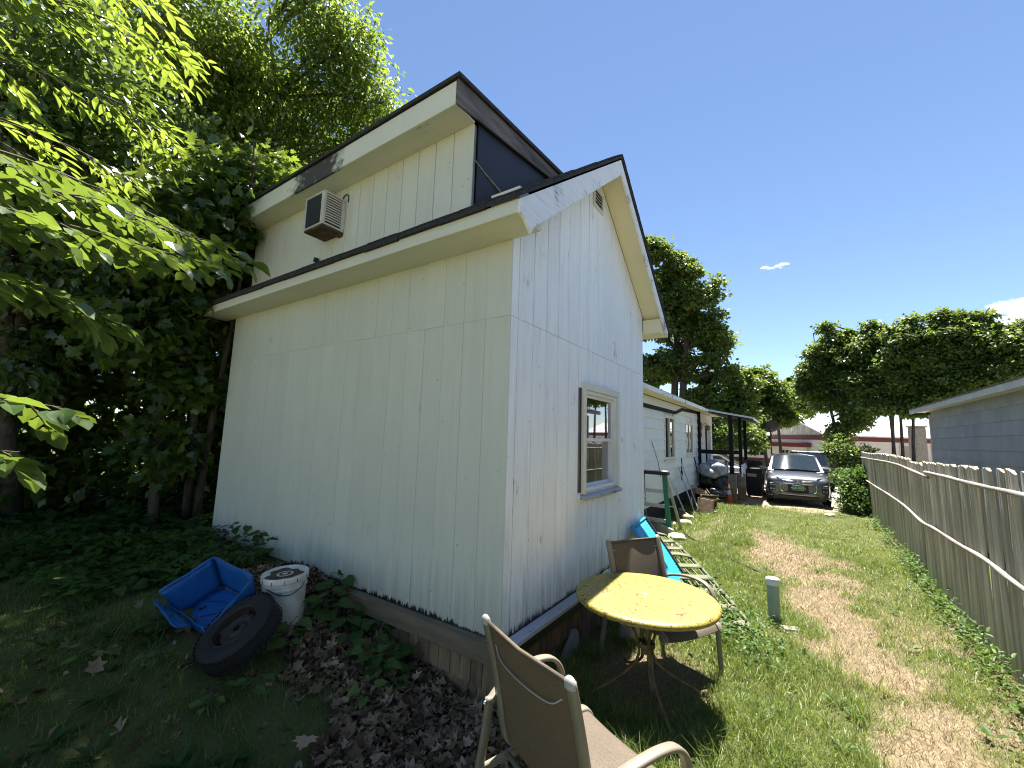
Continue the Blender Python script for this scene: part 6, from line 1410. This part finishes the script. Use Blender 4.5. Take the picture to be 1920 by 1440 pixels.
# ================================================================ GROUND PLANTS
def T_heart(): return np.array([(0, 0, 0), (0, .5, -.03), (0, 1.02, -.10), (-.26, -.06, .05), (-.43, .22, .08), (-.34, .58, .04), (-.13, .85, -.04), (.26, -.06, .05), (.43, .22, .08), (.34, .58, .04), (.13, .85, -.04)]), np.array([(0, 1, 3), (3, 1, 4), (4, 1, 5), (5, 1, 6), (6, 1, 2), (0, 7, 1), (7, 8, 1), (8, 9, 1), (9, 10, 1), (10, 2, 1)])
vine_me = leaf_proto('leaf', T_heart, M['leaf_vine'], (.1, .35, .6, .95))
def weed(label, x, y, h, nl_, s, tones, seed, group=None, spread=.16):
    r2 = random.Random(seed); o = thing('vine_plant', label, 'plant', (x, y, g1(x, y)), 0, group); st_ = MB()
    for k in range(max(2, nl_//4)):
        a = r2.uniform(0, 6.28); sp_ = spread*r2.uniform(.3, 1.1); hh = h*r2.uniform(.6, 1.15); tip = Vector((math.cos(a)*sp_, math.sin(a)*sp_, hh)); P = [Vector((0, 0, -.01)), tip*.5+Vector((0, 0, .1*h)), tip]; st_.tube(P, [.003, .0025, .002], 5)
        for j in range(4):
            aa = a+j*1.7+r2.gauss(0, .3); base = tip*(.55+.15*j) if j < 3 else tip; d = Vector((math.cos(aa), math.sin(aa), r2.uniform(-.35, .05)))
            pt = base+d*.05; st_.tube([base, pt], .0015, 4)
            put_leaf('leaf', vine_me[r2.choice(tones)], o, pt, d, (r2.gauss(0, .25)+.1, r2.gauss(0, .25)-.15, 1), s*1.35*r2.uniform(.65, 1.2))
    st_.build('stem', M['twig'], o, smooth=True); return o
VG = 'leafy vines in the dead leaves along the shed skirt'
for i, (x, y, h, n_, s, tn, lb) in enumerate((
 (-1.62, -.16, .20, 12, .085, (0, 1), 'dark leafy vine beside the bucket at the shed wall'), (-1.40, -.24, .24, 16, .085, (0, 1, 1), 'bushy dark vine right of the bucket'), (-1.18, -.25, .22, 16, .085, (0, 1, 1), 'broad leaved vine in the middle of the skirt'),
 (-1.05, -.14, .22, 12, .085, (0, 0, 1), 'dark vine close under the sill beam'), (-.95, -.33, .20, 14, .08, (1, 2), 'green vine spreading over the dead leaves'), (-.80, -.20, .22, 12, .08, (1, 2, 2), 'lighter green vine against the cedar shingles'), (-.62, -.14, .22, 10, .10, (0, 1), 'vine with the largest dark leaf near the end of the plants'),
 (-1.38, -.66, .16, 10, .085, (2, 3, 2), 'bright green sprig at the right side of the tyre'), (-1.18, -1.02, .12, 8, .052, (2, 1), 'vine sprig in front of the tyre'), (-.70, -.42, .17, 8, .062, (3, 3, 2), 'small yellow green seedling alone on the dead leaves'), (-1.72, -1.22, .10, 6, .045, (1, 2), 'low sprig left of the tyre front'), (-2.0, -1.12, .14, 12, .06, (1, 0), 'low leafy weed below the broken tub'))):
    weed(lb, x, y, h, n_, s, tn, 100+i, VG)
weed('yellow green clover sprig standing alone in the dark grass', -1.13, -1.12, .14, 8, .040, (3, 3), 130, None, .08)
weed('second sprig in the dark grass, further left than the clover', -1.95, -1.46, .10, 5, .045, (2, 3), 131, None, .08)
# broad ground cover under the trees on the left
g = np.random.default_rng(12); n = 7000
x = g.uniform(-7, -1.7, n); y = g.uniform(-2.3, .6, n); k_ = (vnoise(x, y, 1.3, 7) > .33) & ~((x > -4.35) & (y > -.03)) & ~((x > -2.7) & (y < -.95)) & ((y > -1.5) | (x < -4))
k_ &= ~((x > -2.45) & (x < -1.3) & (y > -1.2)); k_ &= ~((x > -4.3) & (y > -.35) & (x < -1.4) & (g.random(n) < .45))
x, y = x[k_], y[k_]; n = len(x); pos = np.stack([x, y, gz(x, y)+.03+.20*g.random(n)*vnoise(x, y, 2, 2)*1.3], -1)
stuff(leaves('ground_cover', pos, np.stack([g.normal(size=n), g.normal(size=n), -.2*np.ones(n)], -1), np.array([0, 0, 1.])+g.normal(size=(n, 3))*.3, .085*(.5+.8*g.random(n)), T_heart(), M['leaf_vine'], None, .45*g.random(n)), 'shaded leafy ground cover under the trees', 'ground cover')
# weeds at the foot of the fence and by the lounger
n = 3000; y = g.uniform(1.0, 12.5, n); x = fxp(y)-.06-np.abs(g.normal(size=n))*.09; k_ = vnoise(x*.3, y, 1.1, 11)*.7+vnoise(y, x, 3, 12)*.3 > .50; x, y = x[k_], y[k_]
n2 = 2600; u = g.random(n2); xx = .05+1.25*u+g.normal(size=n2)*.16; yy = 3.6-2.0*u+g.normal(size=n2)*.22
x = np.concatenate([x, xx]); y = np.concatenate([y, yy]); n = len(x)
pos = np.stack([x, y, gz(x, y)+.02+.22*g.random(n)**1.3], -1)
stuff(leaves('weeds', pos, g.normal(size=(n, 3))*np.array([1, 1, .5])+np.array([0, 0, .3]), np.array([0, 0, 1.])+g.normal(size=(n, 3))*.5, .042*(.5+.9*g.random(n)), T_oval(.24), M['leaf_vine'], None, .3+.7*g.random(n)), 'weeds along the fence foot and round the lounger', 'weeds')
# dead leaves ----------------------------------------------------------
def curl(T, k):
    v, f = T; v = v.copy(); v[:, 2] += k*(v[:, 0]**2*2.2+(v[:, 1]-.4)**2*.9)*np.where(v[:, 0] > 0, 1.3, .6); return v, f
for n, tm, s_, lb in ((13000, curl(T_maple5(), .4), .066, 'brown dead leaves heaped along the shed skirt'), (9000, curl(T_oval(.30), .9), .058, 'curled narrow dead leaves among the litter'), (16000, curl(T_lance(.35), -1.2), .03, 'broken leaf crumbs in the litter')):
    x = g.uniform(-2.9, .5, n); y = g.uniform(-2.0, .03, n); d_ = litter_zone(x, y); k_ = g.random(n) < np.clip(d_*1.15+.015*(x < .2), 0, 1); x, y = x[k_], y[k_]; n = len(x)
    pos = np.stack([x, y, gz(x, y)+.008+.055*g.random(n)**1.5*litter_zone(x, y)+.03*litter_zone(x, y)*vnoise(x, y, 5, 3)], -1)
    stuff(leaves('dead_leaves', pos, g.normal(size=(n, 3))*np.array([1, 1, .35]), np.array([0, 0, 1.])+g.normal(size=(n, 3))*.5, s_*(.4+1.0*g.random(n)**1.4), tm, M['litter'], None, np.clip(.2+.9*g.random(n)**1.6, 0, 1)), lb, 'dead leaves')
litter_me = leaf_proto('dead_leaf', T_maple, M['litter'], (.5, .8, 1.0))
for i, (x, y, s, lb) in enumerate(((-.62, -.86, .11, 'large pale dead maple leaf at the edge of the grass'), (-1.02, -.52, .10, 'pale curled dead leaf between the vines and the tyre'), (-.25, -.75, .09, 'grey dead leaf lying near the front of the litter'))):
    o = put_leaf('dead_leaf', litter_me[2-(i == 2)], None, (x, y, g1(x, y)+.075), (.6, -.8+i, .05), (.1, -.1, 1), s); tag(o, lb, 'dead leaf')
for i, (x, y, a, l_) in enumerate(((-.45, -.55, .5, .35), (-.9, -.75, 2.2, .3), (-.2, -.35, 1.2, .28))):
    mb = MB(); mb.tube([(-l_/2, 0, 0), (0, .01, .01), (l_/2, -.02, .0)], .004, 5); tag(mb.build('twig', M['twig'], None, smooth=True, loc=(x, y, g1(x, y)+.07), rot=(0, 0, a)), ('dry twig on the dead leaves before the vines', 'dry twig at the grass side of the leaf litter', 'dry twig near the skirt corner')[i], 'twig')

# ---------------------------------------------------------------- grass
def blades(name, x, y, ln, wd, lean, tint, mt, z0=-.008, flat=0):
    n = len(x); a = g.uniform(0, 2*np.pi, n); az = g.uniform(0, 2*np.pi, n)
    d = np.stack([np.cos(a), np.sin(a), np.zeros(n)], -1); s = np.stack([-np.sin(az), np.cos(az), np.zeros(n)], -1)
    b0 = np.stack([x, y, gz(x, y)+z0], -1); up_ = np.array([0, 0, 1.])
    le = lean*(.4+1.2*g.random(n)); L_ = ln[:, None]
    m_ = b0+up_*L_*.55*np.cos(le*.5)[:, None]+d*L_*.55*np.sin(le*.5)[:, None]
    t_ = m_+up_*L_*.45*np.cos(le*1.5)[:, None]+d*L_*.45*np.sin(le*1.5)[:, None]
    w_ = wd[:, None]
    V = np.stack([b0-s*w_, b0+s*w_, m_+s*w_*.8, m_-s*w_*.8, t_], 1).reshape(-1, 3)
    i0 = np.arange(n)*5; F = np.concatenate([np.stack([i0, i0+1, i0+2], -1), np.stack([i0, i0+2, i0+3], -1), np.stack([i0+3, i0+2, i0+4], -1)])
    return np_mesh(name, V, F, mt, None, np.repeat(tint, 5))
def scatter(n, x0, x1, y0, y1): return g.uniform(x0, x1, n), g.uniform(y0, y1, n)
X_, Y_ = [], []; LN, WD, TI, LE = [], [], [], []
for n, q, ls, ws in ((120000, (-.1, 3.0, -1.7, 2.6), 1.0, .0019), (95000, (-.3, 3.1, 2.6, 6.2), .9, .0027), (60000, (-1.0, 3.3, 6.2, 13.2), .9, .0042), (16000, (-1.5, 4, 13.2, 16.5), .8, .006)):
    x, y = scatter(n, *q); b0_ = bare(x, y); lz = litter_zone(x, y); tall = vnoise(x, y, 1.7, 21)
    inside = (x < 0.03) & (y > -.02) & (y < SW+.05)
    k_ = (g.random(n) < (1-.93*b0_)*(1-lz)*(.45+.55*vnoise(x, y, 4.5, 22))) & ~inside & (x < fxp(y)-.02)
    k_ &= ~((np.hypot(x-.65, y-.85) < .42) & (g.random(n) < .75))
    x, y, b0_, tall = x[k_], y[k_], b0_[k_], tall[k_]
    px2 = np.interp(y, [-1, .8, 1.9, 2.9, 4.2, 5.5, 7.5], [2.55, 2.3, 2.12, 1.85, 1.72, 1.45, 1.0])
    lush = np.where(x < px2-.2, 1.0, .62)*np.where(y > 6, .9, 1)
    X_.append(x); Y_.append(y); LN.append(ls*(.05+.15*tall*vnoise(x, y, 5.5, 27)*1.6)*lush*(.6+.8*g.random(len(x)))*(1-.45*b0_)); WD.append(np.full(len(x), ws)*(.7+.6*g.random(len(x)))); TI.append(np.clip(.35+.25*g.normal(size=len(x))+.35*(1-lush)+.4*b0_+.25*(vnoise(x, y, .8, 30)-.5), 0, 1)); LE.append(.9+.0*x)
x, y = np.concatenate(X_), np.concatenate(Y_)
stuff(blades('grass', x, y, np.concatenate(LN), np.concatenate(WD), np.concatenate(LE), np.concatenate(TI), M['grass']), 'sunlit tufty lawn beside the shed and down the yard', 'grass')
n = 70000; x, y = scatter(n, -6.5, .5, -4.2, -.25); lz = litter_zone(x, y); k_ = (g.random(n) < (1-lz)*(.3+.7*vnoise(x, y, 2.5, 24))*np.where(y > -1.0, .55, 1)) & ~((x > -2.5) & (x < -1.25) & (y > -1.15)); x, y = x[k_], y[k_]; n = len(x)
stuff(blades('grass', x, y, (.05+.09*vnoise(x, y, 1.9, 25))*(.6+.8*g.random(n)), np.full(n, .0022), np.full(n, .9), np.clip(.25+.2*g.normal(size=n), 0, 1), M['grass']), 'shaded grass left of the dead leaves', 'grass')
n = 90000; yy = np.concatenate([g.uniform(-1.5, 4, 55000), g.uniform(4, 11, 35000)]); xx = g.uniform(.1, 3.1, n); k_ = (g.random(n) < .10+.9*bare(xx, yy)) & (xx < fxp(yy)-.03) & ~((yy < SW) & (xx < .15)); xx, yy = xx[k_], yy[k_]; n = len(xx)
stuff(blades('straw', xx, yy, (.03+.06*g.random(n)), np.where(yy < 4, .0016, .003), np.full(n, 1.45), g.random(n), M['straw'], .004), 'dry straw over the bare strip of soil', 'straw')
# long arching tufts and broad weeds breaking up the lawn
xs_, ys_ = scatter(260, .15, 2.75, -1.5, 7.0); kk = (bare(xs_, ys_) < .45) & (litter_zone(xs_, ys_) < .1) & ~((xs_ < .2) & (ys_ < SW) & (ys_ > -.1)); xs_, ys_ = xs_[kk], ys_[kk]; rp = 34
x = np.repeat(xs_, rp)+g.normal(size=len(xs_)*rp)*.035; y = np.repeat(ys_, rp)+g.normal(size=len(xs_)*rp)*.035; n = len(x)
stuff(blades('grass', x, y, (.12+.12*np.repeat(g.random(len(xs_)), rp))*(.5+.7*g.random(n)), np.full(n, .0021), np.full(n, 1.1), np.clip(np.repeat(.2+.6*g.random(len(xs_)), rp)+.12*g.normal(size=n), 0, 1), M['grass']), 'long arching grass tufts in the lawn', 'grass')
xs_, ys_ = scatter(70, .3, 2.8, -1.2, 8.5); kk = bare(xs_, ys_) < .7; xs_, ys_ = xs_[kk], ys_[kk]; n = len(xs_)*8; a = g.uniform(0, 6.28, n)
x, y = np.repeat(xs_, 8)+.01*np.cos(a), np.repeat(ys_, 8)+.01*np.sin(a)
stuff(leaves('rosettes', np.stack([x, y, gz(x, y)+.03], -1), np.stack([np.cos(a), np.sin(a), .25+.6*g.random(n)], -1), np.tile([0, 0, 1.], (n, 1)), .058*(.5+.8*g.random(n)), T_oval(.2), M['leaf_vine'], None, .3+.5*g.random(n)), 'flat weed rosettes scattered in the lawn', 'weeds')
# dandelion like rosette leaves in the dark grass
n = 240; x = np.repeat(g.uniform(-2.6, -.5, 24), 10)+g.normal(size=n)*.02; y = np.repeat(g.uniform(-2.0, -1.0, 24), 10)+g.normal(size=n)*.02; a = g.uniform(0, 6.28, n)
stuff(leaves('rosettes', np.stack([x, y, gz(x, y)+.02], -1), np.stack([np.cos(a), np.sin(a), .8*g.random(n)], -1), np.tile([0, 0, 1.], (n, 1)), .14*(.5+.6*g.random(n)), T_lance(.14), M['leaf_vine'], None, .2*g.random(n)), 'dandelion rosettes in the shaded grass', 'weeds')

# ================================================================ CLOUDS
m, t, b = newmat('cloud vapour')
out = [n for n in t.nodes if n.type == 'OUTPUT_MATERIAL'][0]; t.nodes.remove(b)
df = N(t, 'ShaderNodeBsdfDiffuse'); df.inputs[0].default_value = (.97, .97, .98, 1); tl = N(t, 'ShaderNodeBsdfTranslucent'); tl.inputs[0].default_value = (.9, .92, .95, 1)
ms = N(t, 'ShaderNodeMixShader'); ms.inputs[0].default_value = .55; L(t, df.outputs[0], ms.inputs[1]); L(t, tl.outputs[0], ms.inputs[2])
tp = N(t, 'ShaderNodeBsdfTransparent'); lw = N(t, 'ShaderNodeLayerWeight'); lw.inputs[0].default_value = .35
tc = N(t, 'ShaderNodeTexCoord'); nz = noise(t, tc.outputs['Object'], .12, 6, .7)
fc_ = N(t, 'ShaderNodeMath', operation='SUBTRACT'); L(t, nz, fc_.inputs[0]); L(t, lw.outputs['Facing'], fc_.inputs[1])
al = ramp(t, fc_.outputs[0], [(.12, (0, 0, 0)), (1.0, (.9, .9, .9))])
mx = N(t, 'ShaderNodeMixShader'); L(t, al, mx.inputs[0]); L(t, tp.outputs[0], mx.inputs[1]); L(t, ms.outputs[0], mx.inputs[2]); L(t, mx.outputs[0], out.inputs[0])
M['cloud'] = m
def cloud(label, puffs, loc, amp, seed):
    from mathutils import noise as mn
    bm = bmesh.new()
    for (x, y, z, r, fl) in puffs:
        q = bmesh.ops.create_icosphere(bm, subdivisions=4, radius=1)
        for v_ in q['verts']:
            d = 1+amp*mn.fractal(v_.co*1.6+Vector((x*.1+seed, y*.1, z*.1)), .9, 2.1, 4); v_.co = Vector((x, y, z))+Vector((v_.co.x*r*d, v_.co.y*r*d, v_.co.z*r*d*fl))
    me = bpy.data.meshes.new('cloud'); bm.to_mesh(me); bm.free(); me.materials.append(M['cloud']); me.shade_smooth()
    o = bpy.data.objects.new('cloud', me); COL.objects.link(o); o.location = loc; tag(o, label, 'cloud'); return o
cloud('small white wisp of cloud alone in the blue sky', [(-24, 0, 3, 9, .5), (-33, 0, 2, 5, .5), (-14, 0, -2, 8, .4), (-4, 0, -3, 7, .4), (8, 0, 1, 10, .5), (20, 0, 3, 11, .45), (31, 0, 2, 6, .4), (14, 0, -6, 6, .5)], (-18, 1404, 523), .5, 3)
cloud('bright cumulus cloud top behind the trees at the right edge', [(0, 0, 0, 75, .75), (70, 10, -18, 80, .75), (-60, 0, -40, 60, .6), (30, 0, 20, 50, .8), (140, 20, -20, 90, .7)], (452, 1411, 300), .35, 9)
